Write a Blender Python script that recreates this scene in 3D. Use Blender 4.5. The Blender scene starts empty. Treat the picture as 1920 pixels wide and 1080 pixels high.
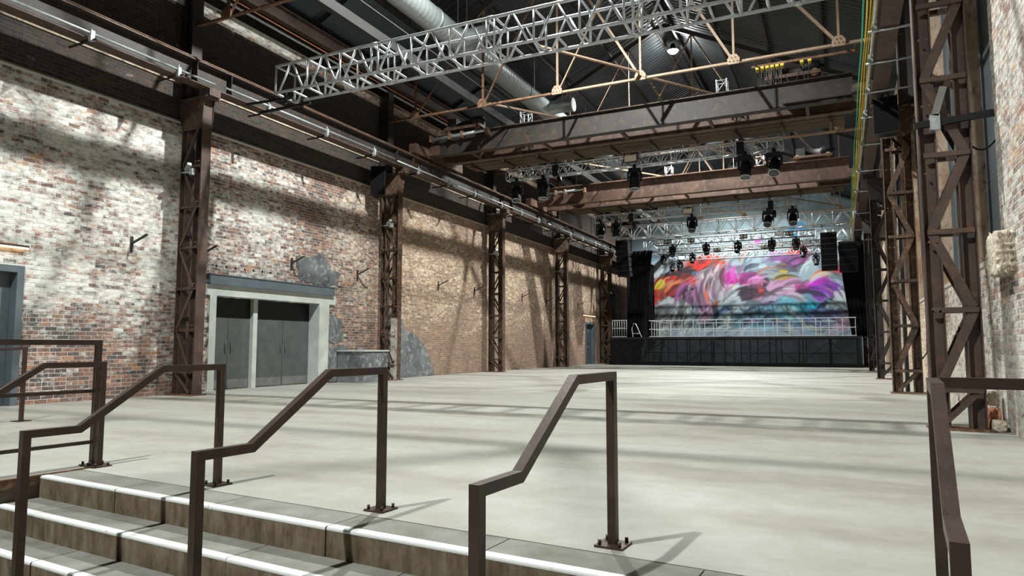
import bpy, math, random
import numpy as np
from mathutils import Vector, Matrix, Euler

# ------------------------------------------------------------------ camera, world, exposure
scene = bpy.context.scene
COL = scene.collection
random.seed(7)
RNG = np.random.default_rng(11)
R = math.radians

cam_d = bpy.data.cameras.new('camera'); cam = bpy.data.objects.new('camera', cam_d)
COL.objects.link(cam); scene.camera = cam
cam_d.sensor_width = 36.0; cam_d.lens = 24.0; cam_d.clip_start = 0.05; cam_d.clip_end = 300
cam.location = (0, 0, 1.15)
cam.rotation_euler = (R(90 + 4.867), 0, R(25.69))

world = bpy.data.worlds.new('world'); scene.world = world; world.use_nodes = True
world.node_tree.nodes['Background'].inputs[0].default_value = (0.55, 0.62, 0.62, 1)
world.node_tree.nodes['Background'].inputs[1].default_value = 0.004
vs = scene.view_settings
vs.view_transform = 'Standard'; vs.look = 'None'; vs.gamma = 1; vs.use_curve_mapping = False
vs.exposure = 0.0
LAMP_W = 10800.0
LAMP_Y = (-2.2, 13.4, 29.2, 44.7)

# ------------------------------------------------------------------ hall dimensions (metres)
XL, XR, YB = -14.5, 2.0, 51.8          # left wall face, right wall face, end wall face
XC = (XL + XR) / 2
COLY = [11.3, 19.35, 27.4, 35.4, 43.4]
EAVE, RIDGE = 10.7, 14.8

# ------------------------------------------------------------------ materials
def new_mat(name):
    m = bpy.data.materials.new(name); m.use_nodes = True
    nt = m.node_tree
    return m, nt, nt.nodes['Principled BSDF']

def nd(nt, t, **kw):
    n = nt.nodes.new(t)
    for k, v in kw.items():
        if k in n.inputs: n.inputs[k].default_value = v
        else: setattr(n, k, v)
    return n

def ramp(nt, stops):
    r = nt.nodes.new('ShaderNodeValToRGB'); e = r.color_ramp.elements
    while len(e) < len(stops): e.new(0.5)
    for i, (p, c) in enumerate(stops):
        e[i].position = p; e[i].color = c if len(c) == 4 else (*c, 1)
    return r

def pos(nt, scale=(1, 1, 1)):
    g = nt.nodes.new('ShaderNodeNewGeometry')
    mp = nt.nodes.new('ShaderNodeMapping'); mp.inputs['Scale'].default_value = scale
    nt.links.new(g.outputs['Position'], mp.inputs['Vector'])
    return mp.outputs['Vector']

def noise(nt, vec, scale, detail=4, rough=0.6):
    n = nt.nodes.new('ShaderNodeTexNoise')
    n.inputs['Scale'].default_value = scale; n.inputs['Detail'].default_value = detail
    n.inputs['Roughness'].default_value = rough
    nt.links.new(vec, n.inputs['Vector'])
    return n.outputs['Fac']

def mixc(nt, fac, a, b):
    m = nt.nodes.new('ShaderNodeMix'); m.data_type = 'RGBA'
    for sock, v in ((m.inputs[0], fac), (m.inputs[6], a), (m.inputs[7], b)):
        if hasattr(v, 'is_linked') or isinstance(v, bpy.types.NodeSocket): nt.links.new(v, sock)
        elif isinstance(v, (int, float)): sock.default_value = v
        else: sock.default_value = (*v, 1) if len(v) == 3 else v
    return m.outputs[2]

def mth(nt, op, a, b=None, clamp=False):
    m = nt.nodes.new('ShaderNodeMath'); m.operation = op; m.use_clamp = clamp
    for sock, v in ((m.inputs[0], a), (m.inputs[1], b)):
        if v is None: continue
        if isinstance(v, bpy.types.NodeSocket): nt.links.new(v, sock)
        else: sock.default_value = v
    return m.outputs[0]

def bump(nt, bsdf, h, strength=0.3, dist=0.02):
    b = nt.nodes.new('ShaderNodeBump'); b.inputs['Strength'].default_value = strength
    b.inputs['Distance'].default_value = dist
    nt.links.new(h, b.inputs['Height']); nt.links.new(b.outputs[0], bsdf.inputs['Normal'])

def mottled(name, c1, c2, scale=3.0, rough=0.7, metal=0.0, c3=None, stretch=(1, 1, 1), bmp=0.15, lo=0.35, hi=0.65):
    m, nt, b = new_mat(name)
    v = pos(nt, stretch)
    f = noise(nt, v, scale, 6)
    r = ramp(nt, [(lo, c1), (hi, c2)]); nt.links.new(f, r.inputs[0])
    out = r.outputs[0]
    if c3 is not None:
        f2 = noise(nt, v, scale * 4.3, 5)
        r2 = ramp(nt, [(0.52, (0, 0, 0)), (0.68, (1, 1, 1))]); nt.links.new(f2, r2.inputs[0])
        out = mixc(nt, r2.outputs[0], out, c3)
    nt.links.new(out, b.inputs['Base Color'])
    b.inputs['Roughness'].default_value = rough; b.inputs['Metallic'].default_value = metal
    if bmp: bump(nt, b, noise(nt, v, scale * 9, 3), bmp, 0.01)
    return m

def plain(name, c, rough=0.6, metal=0.0, emit=None, es=0.0):
    m, nt, b = new_mat(name)
    f = noise(nt, pos(nt), 7.0, 3)
    o = mixc(nt, f, tuple(x * 0.88 for x in c), tuple(min(1, x * 1.1) for x in c))
    nt.links.new(o, b.inputs['Base Color'])
    b.inputs['Roughness'].default_value = rough; b.inputs['Metallic'].default_value = metal
    if emit is not None:
        b.inputs['Emission Color'].default_value = (*emit, 1); b.inputs['Emission Strength'].default_value = es
    return m

M = {}
M['steel'] = mottled('brown_painted_steel', (0.050, 0.033, 0.029), (0.090, 0.057, 0.048), 1.7, 0.6, 0.15, (0.13, 0.067, 0.034))
M['rust'] = mottled('rusty_steel', (0.085, 0.042, 0.024), (0.185, 0.088, 0.043), 2.3, 0.75, 0.1, (0.26, 0.17, 0.11))
M['girder'] = mottled('crane_girder_steel', (0.050, 0.029, 0.021), (0.105, 0.056, 0.039), 1.1, 0.6, 0.1, (0.15, 0.09, 0.066))
M['rail'] = mottled('handrail_steel', (0.045, 0.028, 0.023), (0.078, 0.046, 0.036), 5, 0.42, 0.35, None)
M['alu'] = mottled('aluminium', (0.46, 0.48, 0.50), (0.58, 0.60, 0.61), 6, 0.38, 0.12, None, bmp=0)
M['galv'] = mottled('galvanised_tube', (0.36, 0.40, 0.40), (0.55, 0.60, 0.60), 8, 0.4, 0.6, None, bmp=0)
M['tan'] = mottled('tan_painted_steel', (0.25, 0.168, 0.11), (0.35, 0.25, 0.175), 2.0, 0.65, 0.0, (0.22, 0.12, 0.07))
M['black'] = plain('black_equipment', (0.008, 0.0085, 0.009), 0.5)
M['cloth'] = plain('black_drape', (0.005, 0.0055, 0.006), 0.95)
M['roofdark'] = mottled('dark_roof_sheet', (0.017, 0.021, 0.024), (0.032, 0.038, 0.042), 0.8, 0.5, 0.2, None, bmp=0)
M['darksteel'] = mottled('dark_roof_steel', (0.018, 0.014, 0.013), (0.042, 0.029, 0.025), 1.5, 0.6, 0.1, None)
M['wood'] = mottled('old_timber', (0.045, 0.030, 0.016), (0.10, 0.065, 0.030), 2.5, 0.85, 0, (0.05, 0.032, 0.016), stretch=(0.3, 3, 3))
M['pconc'] = mottled('pale_concrete', (0.38, 0.41, 0.385), (0.48, 0.50, 0.47), 2.2, 0.85, 0, None)
M['bluegrey'] = mottled('blue_grey_paint', (0.082, 0.10, 0.118), (0.115, 0.138, 0.158), 2, 0.5, 0.1, None)
M['leaf'] = mottled('grey_door_leaf', (0.070, 0.079, 0.078), (0.092, 0.102, 0.099), 4, 0.45, 0.1, None)
M['kick'] = mottled('kick_plate', (0.20, 0.20, 0.195), (0.28, 0.28, 0.27), 4, 0.4, 0.6, None)
M['render'] = mottled('grey_cement_render', (0.065, 0.070, 0.073), (0.15, 0.158, 0.16), 1.6, 0.9, 0, (0.28, 0.29, 0.285))
M['oldpaint'] = mottled('peeling_white_paint', (0.30, 0.27, 0.23), (0.52, 0.49, 0.44), 2.5, 0.9, 0, (0.15, 0.09, 0.06))
M['glass'] = mottled('dark_window_panel', (0.045, 0.055, 0.062), (0.075, 0.088, 0.095), 0.6, 0.35, 0.1, None, bmp=0)
M['bluepanel'] = mottled('blue_grey_roof_panel', (0.024, 0.040, 0.047), (0.040, 0.060, 0.068), 1.5, 0.5, 0.1, None)
M['yellow'] = plain('yellow_rope', (0.62, 0.46, 0.04), 0.6)
M['green'] = plain('green_rope', (0.02, 0.36, 0.22), 0.6)
M['stone'] = mottled('crumbly_sandstone', (0.42, 0.36, 0.28), (0.62, 0.55, 0.44), 6, 0.95, 0, (0.20, 0.15, 0.10), bmp=0.8)
M['brickloose'] = mottled('orange_brick', (0.42, 0.16, 0.08), (0.55, 0.24, 0.13), 6, 0.9, 0, None, bmp=0.4)
M['jamb'] = mottled('weathered_brick_jamb', (0.30, 0.17, 0.10), (0.46, 0.36, 0.27), 3.0, 0.9, 0, (0.16, 0.10, 0.07), stretch=(1, 1, 0.4))
M['ledge'] = mottled('pale_lit_strip', (0.30, 0.23, 0.16), (0.52, 0.43, 0.33), 1.6, 0.9, 0, (0.10, 0.07, 0.05))  # pale colour stands for a strip of light on the upper wall
M['tiedark'] = mottled('dark_tie_steel', (0.010, 0.010, 0.010), (0.022, 0.019, 0.018), 1.5, 0.8, 0, None)  # near black, so the thickened shading tie stays dark under the lamps
M['colrust'] = mottled('grimy_rusty_column', (0.032, 0.020, 0.014), (0.085, 0.047, 0.028), 2.3, 0.75, 0.1, (0.19, 0.105, 0.06))
M['girderdark'] = mottled('dark_crane_steel', (0.018, 0.013, 0.011), (0.036, 0.025, 0.021), 1.1, 0.6, 0.1, (0.06, 0.034, 0.024))  # darker than the plain girder steel
M['white'] = plain('white_plastic', (0.7, 0.72, 0.7), 0.5)
M['lens'] = plain('dark_glass_lens', (0.02, 0.025, 0.03), 0.12)
M['glow'] = plain('lamp_disc', (0.9, 0.9, 0.9), 0.5, 0, (0.90, 1.0, 0.98), 60.0)
M['warm'] = plain('warm_strip', (0.9, 0.6, 0.35), 0.5, 0, (1.0, 0.55, 0.25), 5.0)
M['blinder'] = plain('blinder_lamp', (0.35, 0.32, 0.28), 0.3, 0.3)
M['softlens'] = plain('frosted_flood_glass', (0.75, 0.66, 0.52), 0.4)
M['cheek'] = mottled('stair_cheek_stone', (0.085, 0.065, 0.045), (0.17, 0.135, 0.10), 3, 0.9, 0, None)

for k_ in ('cloth', 'black'):
    M[k_].node_tree.nodes['Principled BSDF'].inputs['Specular IOR Level'].default_value = 0.08 if k_ == 'cloth' else 0.3

def floor_mat():
    m, nt, b = new_mat('polished_concrete')
    v = pos(nt, (0.5, 1.6, 1))
    a = noise(nt, v, 0.55, 5, 0.6); c = noise(nt, pos(nt), 3.5, 6, 0.7)
    r = ramp(nt, [(0.30, (0.235, 0.212, 0.178)), (0.50, (0.315, 0.303, 0.272)), (0.68, (0.35, 0.343, 0.316))])
    nt.links.new(a, r.inputs[0])
    r2 = ramp(nt, [(0.40, (0.80, 0.78, 0.74)), (0.62, (1, 1, 1))]); nt.links.new(c, r2.inputs[0])
    mm = nt.nodes.new('ShaderNodeMix'); mm.data_type = 'RGBA'; mm.blend_type = 'MULTIPLY'; mm.inputs[0].default_value = 0.55
    nt.links.new(r.outputs[0], mm.inputs[6]); nt.links.new(r2.outputs[0], mm.inputs[7])
    # small dark scuffs
    s = noise(nt, pos(nt, (0.8, 2.2, 1)), 9, 2, 0.5)
    r3 = ramp(nt, [(0.745, (0, 0, 0)), (0.775, (1, 1, 1))]); nt.links.new(s, r3.inputs[0])
    o = mixc(nt, mth(nt, 'MULTIPLY', r3.outputs[0], 0.6), mm.outputs[2], (0.16, 0.15, 0.13))
    nt.links.new(o, b.inputs['Base Color']); b.inputs['Roughness'].default_value = 0.62
    bump(nt, b, c, 0.06, 0.01)
    return m
M['floor'] = floor_mat()

def step_mat():
    m, nt, b = new_mat('step_concrete')
    v = pos(nt)
    g = nt.nodes.new('ShaderNodeNewGeometry'); sx = nt.nodes.new('ShaderNodeSeparateXYZ')
    nt.links.new(g.outputs['True Normal'], sx.inputs[0])
    top = mth(nt, 'GREATER_THAN', sx.outputs['Z'], 0.5)
    a = noise(nt, v, 3.0, 6, 0.65); c = noise(nt, pos(nt, (1.6, 1.6, 0.6)), 6, 5, 0.7)
    r1 = ramp(nt, [(0.32, (0.125, 0.114, 0.092)), (0.66, (0.215, 0.208, 0.186))]); nt.links.new(a, r1.inputs[0])
    r2 = ramp(nt, [(0.32, (0.070, 0.046, 0.024)), (0.50, (0.16, 0.117, 0.072)), (0.70, (0.25, 0.20, 0.145))]); nt.links.new(c, r2.inputs[0])
    o = mixc(nt, top, r2.outputs[0], r1.outputs[0])
    nt.links.new(o, b.inputs['Base Color']); b.inputs['Roughness'].default_value = 0.85
    bump(nt, b, noise(nt, v, 40, 3), 0.2, 0.005)
    return m
M['step'] = step_mat()

def nosing_mat():
    m, nt, b = new_mat('worn_white_nosing_paint')
    f = noise(nt, pos(nt), 14, 5, 0.7)
    r = ramp(nt, [(0.27, (0.36, 0.34, 0.30)), (0.36, (0.68, 0.70, 0.68))]); nt.links.new(f, r.inputs[0])
    nt.links.new(r.outputs[0], b.inputs['Base Color']); b.inputs['Roughness'].default_value = 0.7
    return m
M['nosing'] = nosing_mat()

def brick_mat(name, paint):
    """brick colour in attribute rgb, amount of old limewash in alpha"""
    m, nt, b = new_mat(name)
    at = nt.nodes.new('ShaderNodeAttribute'); at.attribute_name = 'bc'
    v = pos(nt, (1, 0.75, 1.5))
    n1 = noise(nt, v, 8.5, 6, 0.75)
    n2 = noise(nt, pos(nt, (1, 0.6, 1.4)), 1.1, 4, 0.6)
    n3 = noise(nt, pos(nt, (1, 0.8, 1.3)), 17, 4, 0.65)
    # dark burnt patches within bricks
    rd = ramp(nt, [(0.50, (0, 0, 0)), (0.60, (1, 1, 1))]); nt.links.new(n3, rd.inputs[0])
    base = mixc(nt, mth(nt, 'MULTIPLY', rd.outputs[0], 0.62), at.outputs['Color'], (0.050, 0.042, 0.042))
    w = mth(nt, 'ADD', mth(nt, 'MULTIPLY', n1, 1.75), mth(nt, 'MULTIPLY', n2, 0.5))
    w = mth(nt, 'ADD', w, at.outputs['Alpha'])
    rw = ramp(nt, [(0.0, (0, 0, 0)), (1.0, (1, 1, 1))])
    mr = nt.nodes.new('ShaderNodeMapRange'); mr.inputs['From Min'].default_value = 1.42; mr.inputs['From Max'].default_value = 1.86
    nt.links.new(w, mr.inputs['Value'])
    g = nt.nodes.new('ShaderNodeNewGeometry'); sx = nt.nodes.new('ShaderNodeSeparateXYZ'); nt.links.new(g.outputs['Position'], sx.inputs[0])
    m2 = nt.nodes.new('ShaderNodeMapRange'); m2.inputs['From Min'].default_value = 16.5; m2.inputs['From Max'].default_value = 22.0
    nt.links.new(mth(nt, 'ADD', sx.outputs['Y'], mth(nt, 'MULTIPLY', n2, 3.0)), m2.inputs['Value'])
    pc = mixc(nt, m2.outputs[0], paint, (0.64, 0.525, 0.385))
    o = mixc(nt, mth(nt, 'MULTIPLY', mr.outputs[0], 0.90), base, pc)
    nt.links.new(o, b.inputs['Base Color']); b.inputs['Roughness'].default_value = 0.9
    bump(nt, b, n1, 0.35, 0.012)
    return m
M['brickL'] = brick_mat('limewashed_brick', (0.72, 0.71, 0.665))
M['brickR'] = brick_mat('limewashed_brick_right', (0.58, 0.555, 0.50))

def mortar_mat():
    m, nt, b = new_mat('lime_mortar')
    g = nt.nodes.new('ShaderNodeNewGeometry'); sx = nt.nodes.new('ShaderNodeSeparateXYZ')
    nt.links.new(g.outputs['Position'], sx.inputs[0])
    n = noise(nt, pos(nt), 1.3, 5, 0.7)
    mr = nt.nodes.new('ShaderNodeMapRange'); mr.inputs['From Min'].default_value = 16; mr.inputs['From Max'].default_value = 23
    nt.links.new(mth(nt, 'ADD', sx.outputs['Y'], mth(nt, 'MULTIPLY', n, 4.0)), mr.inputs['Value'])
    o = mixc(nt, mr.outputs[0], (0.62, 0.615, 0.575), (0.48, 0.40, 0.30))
    o = mixc(nt, mth(nt, 'MULTIPLY', noise(nt, pos(nt), 6, 4), 0.35), o, (0.22, 0.18, 0.14))
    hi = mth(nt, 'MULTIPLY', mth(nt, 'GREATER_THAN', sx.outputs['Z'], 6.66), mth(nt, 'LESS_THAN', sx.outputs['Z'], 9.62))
    o = mixc(nt, mth(nt, 'MULTIPLY', hi, 0.88), o, (0.040, 0.031, 0.022))  # same high band darkened: shade painted into the mortar
    nt.links.new(o, b.inputs['Base Color']); b.inputs['Roughness'].default_value = 0.95
    return m
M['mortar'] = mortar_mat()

def duct_mat():
    m, nt, b = new_mat('spiral_galvanised_duct')
    w = nt.nodes.new('ShaderNodeTexWave'); w.wave_type = 'BANDS'; w.bands_direction = 'Y'
    w.inputs['Scale'].default_value = 1.6; w.inputs['Distortion'].default_value = 0.0
    nt.links.new(pos(nt), w.inputs['Vector'])
    f = noise(nt, pos(nt), 5, 5)
    o = mixc(nt, f, (0.32, 0.36, 0.37), (0.50, 0.55, 0.56))
    nt.links.new(o, b.inputs['Base Color']); b.inputs['Roughness'].default_value = 0.42; b.inputs['Metallic'].default_value = 0.55
    bump(nt, b, w.outputs['Fac'], 0.35, 0.02)
    return m
M['duct'] = duct_mat()

def skirt_mat():
    m, nt, b = new_mat('thin_black_scrim')
    b.inputs['Base Color'].default_value = (0.006, 0.0065, 0.007, 1); b.inputs['Roughness'].default_value = 0.9; b.inputs['Specular IOR Level'].default_value = 0.08
    tr = nt.nodes.new('ShaderNodeBsdfTransparent'); mx = nt.nodes.new('ShaderNodeMixShader')
    f = noise(nt, pos(nt), 1.2, 4)
    nt.links.new(mth(nt, 'MULTIPLY', f, 0.16), mx.inputs[0])
    nt.links.new(b.outputs[0], mx.inputs[1]); nt.links.new(tr.outputs[0], mx.inputs[2])
    nt.links.new(mx.outputs[0], nt.nodes['Material Output'].inputs[0])
    return m
M['skirt'] = skirt_mat()

def vcol_mat(name, attr, rough=0.75):
    m, nt, b = new_mat(name)
    a = nt.nodes.new('ShaderNodeAttribute'); a.attribute_name = attr
    f = noise(nt, pos(nt), 3, 5)
    o = mixc(nt, mth(nt, 'MULTIPLY', f, 0.16), a.outputs['Color'], (0.12, 0.13, 0.15))
    nt.links.new(o, b.inputs['Base Color']); b.inputs['Roughness'].default_value = rough
    return m
M['mural'] = vcol_mat('painted_mural', 'paint')

# ------------------------------------------------------------------ mesh building helpers
class MB:
    def __init__(s): s.v = []; s.f = []; s.sm = []
    def add(s, vs_, fs, smooth=False):
        o = len(s.v); s.v += [tuple(p) for p in vs_]
        s.f += [tuple(i + o for i in f) for f in fs]; s.sm += [smooth] * len(fs); return s
    def box(s, x0, x1, y0, y1, z0, z1):
        return s.add([(x0, y0, z0), (x1, y0, z0), (x1, y1, z0), (x0, y1, z0), (x0, y0, z1), (x1, y0, z1), (x1, y1, z1), (x0, y1, z1)],
                     [(0, 3, 2, 1), (4, 5, 6, 7), (0, 1, 5, 4), (1, 2, 6, 5), (2, 3, 7, 6), (3, 0, 4, 7)])
    def frame(s, a, b, up=(0, 0, 1)):
        a = Vector(a); b = Vector(b); d = (b - a).normalized(); up = Vector(up)
        if abs(d.dot(up)) > 0.98: up = Vector((0, 1, 0)) if abs(d.y) < 0.9 else Vector((1, 0, 0))
        r = d.cross(up).normalized(); u_ = r.cross(d).normalized()
        return a, b, r, u_
    def sweep(s, a, b, prof, up=(0, 0, 1), smooth=False):
        """extrude a closed 2-D profile (right, up) from a to b"""
        a, b, r, u_ = s.frame(a, b, up); n = len(prof)
        vs_ = [a + r * p[0] + u_ * p[1] for p in prof] + [b + r * p[0] + u_ * p[1] for p in prof]
        fs = [(i, (i + 1) % n, n + (i + 1) % n, n + i) for i in range(n)]
        s.add(vs_, fs, smooth); o = len(s.v) - 2 * n
        s.f += [tuple(o + i for i in range(n))[::-1], tuple(o + n + i for i in range(n))]; s.sm += [False, False]
        return s
    def bar(s, a, b, w, h, up=(0, 0, 1)):
        return s.sweep(a, b, [(-w / 2, -h / 2), (w / 2, -h / 2), (w / 2, h / 2), (-w / 2, h / 2)], up)
    def cyl(s, a, b, r, n=8, up=(0, 0, 1)):
        return s.sweep(a, b, [(r * math.cos(2 * math.pi * i / n), r * math.sin(2 * math.pi * i / n)) for i in range(n)], up, n > 5)
    def ibeam(s, a, b, w, h, tf, tw, up=(0, 0, 1)):
        W, Hh, t = w / 2, h / 2, tw / 2
        p = [(-W, -Hh), (W, -Hh), (W, -Hh + tf), (t, -Hh + tf), (t, Hh - tf), (W, Hh - tf), (W, Hh), (-W, Hh), (-W, Hh - tf), (-t, Hh - tf), (-t, -Hh + tf), (-W, -Hh + tf)]
        return s.sweep(a, b, p, up)
    def angle(s, a, b, w, t=0.012, up=(0, 0, 1)):
        return s.sweep(a, b, [(-w / 2, -w / 2), (w / 2, -w / 2), (w / 2, -w / 2 + t), (-w / 2 + t, -w / 2 + t), (-w / 2 + t, w / 2), (-w / 2, w / 2)], up)
    def lathe(s, prof, n=16, center=(0, 0, 0), axis='Z'):
        k = len(prof); vs_ = []
        for i in range(n):
            c, sn = math.cos(2 * math.pi * i / n), math.sin(2 * math.pi * i / n)
            for r, z in prof:
                p = {'Z': (r * c, r * sn, z), 'Y': (r * c, z, r * sn), 'X': (z, r * c, r * sn)}[axis]
                vs_.append((p[0] + center[0], p[1] + center[1], p[2] + center[2]))
        fs = [(i * k + j, ((i + 1) % n) * k + j, ((i + 1) % n) * k + j + 1, i * k + j + 1) for i in range(n) for j in range(k - 1)]
        return s.add(vs_, fs, True)
    def poly(s, pts, thick, normal):
        """flat outline given thickness along normal"""
        n = len(pts); nv = Vector(normal) * thick
        return s.add([Vector(p) for p in pts] + [Vector(p) + nv for p in pts],
                     [tuple(range(n)), tuple(range(n, 2 * n))[::-1]] + [(i, (i + 1) % n, n + (i + 1) % n, n + i) for i in range(n)])
    def tube(s, pts, r, n=6):
        """smooth round tube through points"""
        pts = [Vector(p) for p in pts]; k = len(pts); vs_ = []
        for i, p in enumerate(pts):
            d = (pts[min(i + 1, k - 1)] - pts[max(i - 1, 0)]).normalized()
            up = Vector((0, 0, 1)) if abs(d.z) < 0.9 else Vector((1, 0, 0))
            a = d.cross(up).normalized(); b = a.cross(d)
            vs_ += [p + a * r * math.cos(2 * math.pi * j / n) + b * r * math.sin(2 * math.pi * j / n) for j in range(n)]
        fs = [(i * n + j, i * n + (j + 1) % n, (i + 1) * n + (j + 1) % n, (i + 1) * n + j) for i in range(k - 1) for j in range(n)]
        return s.add(vs_, fs, True)

ROOT = {}
def root_loc(o):
    return ROOT.get(o.name, Vector((0, 0, 0)))

def build(name, mb, mat, parent=None, loc=None):
    """link one mesh; vertices are given in world space, origin set to the thing's base"""
    org = root_loc(parent) if parent is not None else Vector(loc if loc is not None else (0, 0, 0))
    me = bpy.data.meshes.new(name)
    me.from_pydata([(p[0] - org.x, p[1] - org.y, p[2] - org.z) for p in mb.v], [], mb.f)
    me.polygons.foreach_set('use_smooth', mb.sm)
    me.materials.append(M[mat] if isinstance(mat, str) else mat)
    import bmesh
    bm = bmesh.new(); bm.from_mesh(me); bmesh.ops.recalc_face_normals(bm, faces=bm.faces); bm.to_mesh(me); bm.free()
    o = bpy.data.objects.new(name, me); COL.objects.link(o)
    if parent is not None: o.parent = parent
    else: o.location = org
    ROOT[o.name] = org
    return o

def tag(o, label, cat, group=None, kind=None):
    if label: o['label'] = label
    if cat: o['category'] = cat
    if group: o['group'] = group
    if kind: o['kind'] = kind
    return o

def thing(name, loc, label=None, cat=None, group=None, kind=None):
    o = bpy.data.objects.new(name, None); o.empty_display_size = 0.2
    COL.objects.link(o); o.location = loc; ROOT[o.name] = Vector(loc)
    return tag(o, label, cat, group, kind)

def copy_tree(o, parent=None):
    c = o.copy(); COL.objects.link(c); c.parent = parent
    for ch in list(o.children): copy_tree(ch, c)
    return c

def struct(name, mb, mat, parent=None):
    o = build(name, mb, mat, parent)
    if parent is None: o['kind'] = 'structure'
    return o

ORD = ['first', 'second', 'third', 'fourth', 'fifth', 'sixth', 'seventh', 'eighth', 'ninth', 'tenth', 'eleventh', 'twelfth']

# ------------------------------------------------------------------ stair frame
A4 = R(-4.0)
S0 = Vector((-2.97, 4.04, 0))
UX = Vector((math.cos(A4), math.sin(A4), 0))      # along the steps, to the right
VX = Vector((math.sin(A4), -math.cos(A4), 0))     # down the steps, towards the viewer
def st(u, v, z=0.0):
    p = S0 + UX * u + VX * v
    return Vector((p.x, p.y, z))
NOSE = [0.52, 0.85, 1.175, 1.50]
RISE = 0.19
UL, UR = -3.50, 3.62
LOW = -4 * RISE

# ------------------------------------------------------------------ floor
def on_y(u, y):   # point of the line u=const at world y
    p = st(u, 0); t = (y - p.y) / VX.y
    q = p + VX * t; return (q.x, q.y)
pl = on_y(UL, -6); prr = on_y(UR, -6)
outl = [(-15.0, -6), (pl[0], -6), tuple(st(UL, 0.165)[:2]), tuple(st(UR, 0.165)[:2]), (prr[0], -6), (2.6, -6), (2.6, YB + 0.5), (-15.0, YB + 0.5)]
struct('floor', MB().poly([(x, y, -0.95) for x, y in outl], 0.95, (0, 0, 1)), 'floor')
lowp = [st(UL, 0.3), st(UR, 0.3), st(UR, 10), st(UL, 10)]
struct('floor_lower', MB().poly([(p.x, p.y, LOW - 0.2) for p in lowp], 0.2, (0, 0, 1)), 'floor')

# steps: every block is a piece, its painted nosing a sub-piece
stair = thing('stair', st(0, 0.6, LOW), None, None, None, 'structure')
offs = [-2.33, -2.86, -2.2, -2.75]
for k in range(4):
    v0 = 0.180 if k == 0 else NOSE[k - 1] - 0.02
    v1 = NOSE[k]; z1 = -RISE * k; z0 = z1 - RISE if k < 3 else LOW
    us = [UL + 0.012]; uu = offs[k]
    while uu < UR - 0.2: us.append(uu); uu += 1.16
    us.append(UR - 0.012)
    for i in range(len(us) - 1):
        a, b = us[i] + 0.004, us[i + 1] - 0.004
        c = 0.012; w = random.uniform(-0.004, 0.004)
        prof = [(v0, z0), (v1 + w, z0), (v1 + w, z1 - c), (v1 + w - c * 0.35, z1 - c * 0.35), (v1 + w - c, z1), (v0, z1)]
        mb = MB(); n = len(prof)
        mb.add([st(a, p[0], p[1]) for p in prof] + [st(b, p[0], p[1]) for p in prof],
               [tuple(range(n)), tuple(range(n, 2 * n))] + [(j, (j + 1) % n, n + (j + 1) % n, n + j) for j in range(n)])
        blk = build('step_block', mb, 'step', stair)
        np_ = [(v1 + w - 0.062, z1 - 0.002), (v1 + w - 0.062, z1 + 0.0015), (v1 + w - c + 0.0005, z1 + 0.0015), (v1 + w - c * 0.35 + 0.001, z1 - c * 0.35 + 0.001), (v1 + w + 0.0015, z1 - c), (v1 + w + 0.0015, z1 - c - 0.010), (v1 + w - 0.004, z1 - c - 0.010)]
        n = len(np_); mb = MB()
        mb.add([st(a, p[0], p[1]) for p in np_] + [st(b, p[0], p[1]) for p in np_],
               [tuple(range(n)), tuple(range(n, 2 * n))] + [(j, (j + 1) % n, n + (j + 1) % n, n + j) for j in range(n)])
        nb = build('nosing', mb, 'nosing', blk)
        nb['label'] = 'worn white painted nosing strip'
def stbox(mb, u0, u1, v0, v1, z0, z1):
    P = [st(u0, v0, z0), st(u1, v0, z0), st(u1, v1, z0), st(u0, v1, z0), st(u0, v0, z1), st(u1, v0, z1), st(u1, v1, z1), st(u0, v1, z1)]
    return mb.add(P, [(0, 3, 2, 1), (4, 5, 6, 7), (0, 1, 5, 4), (1, 2, 6, 5), (2, 3, 7, 6), (3, 0, 4, 7)])
struct('wall_stair', stbox(MB(), UL - 0.02, UL + 0.010, 0.2, 6, LOW, -0.045), 'cheek')
mb = stbox(MB(), UL - 0.03, UL + 0.03, 0.10, 6, -0.040, 0.006); stbox(mb, UL + 0.018, UL + 0.03, 0.10, 6, -0.075, -0.04)
struct('trim_1', mb, 'rust')

# ------------------------------------------------------------------ brick walls
PAL = np.array([[0.25, 0.135, 0.10], [0.20, 0.115, 0.092], [0.31, 0.16, 0.105], [0.155, 0.098, 0.085], [0.085, 0.066, 0.064], [0.42, 0.23, 0.13], [0.25, 0.15, 0.105], [0.12, 0.095, 0.09], [0.19, 0.105, 0.085]])
PW = np.array([.2, .19, .1, .16, .10, .05, .1, .06, .04])
BL, BH, CH = 0.24, 0.075, 0.086

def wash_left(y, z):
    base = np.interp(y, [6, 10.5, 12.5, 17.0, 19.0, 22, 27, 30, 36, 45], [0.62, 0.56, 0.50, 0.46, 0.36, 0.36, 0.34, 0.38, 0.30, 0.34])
    low = np.interp(z, [0, 0.4, 1.4, 2.6, 5.8, 6.55, 6.75, 9.55, 9.7], [-0.42, -0.36, -0.24, -0.02, 0.02, -0.05, -0.62, -0.62, 0.10])  # high band loses its wash to help paint the shade there
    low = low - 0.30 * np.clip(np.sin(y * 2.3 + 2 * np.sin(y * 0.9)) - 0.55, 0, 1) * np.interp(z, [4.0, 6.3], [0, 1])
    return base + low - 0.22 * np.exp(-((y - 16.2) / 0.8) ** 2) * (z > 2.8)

def wash_right(y, z):
    return 0.56 + np.interp(z, [0, 1, 2.2, 5, 8], [0.08, 0.06, -0.10, 0.02, -0.2]) + 0 * y

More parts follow.
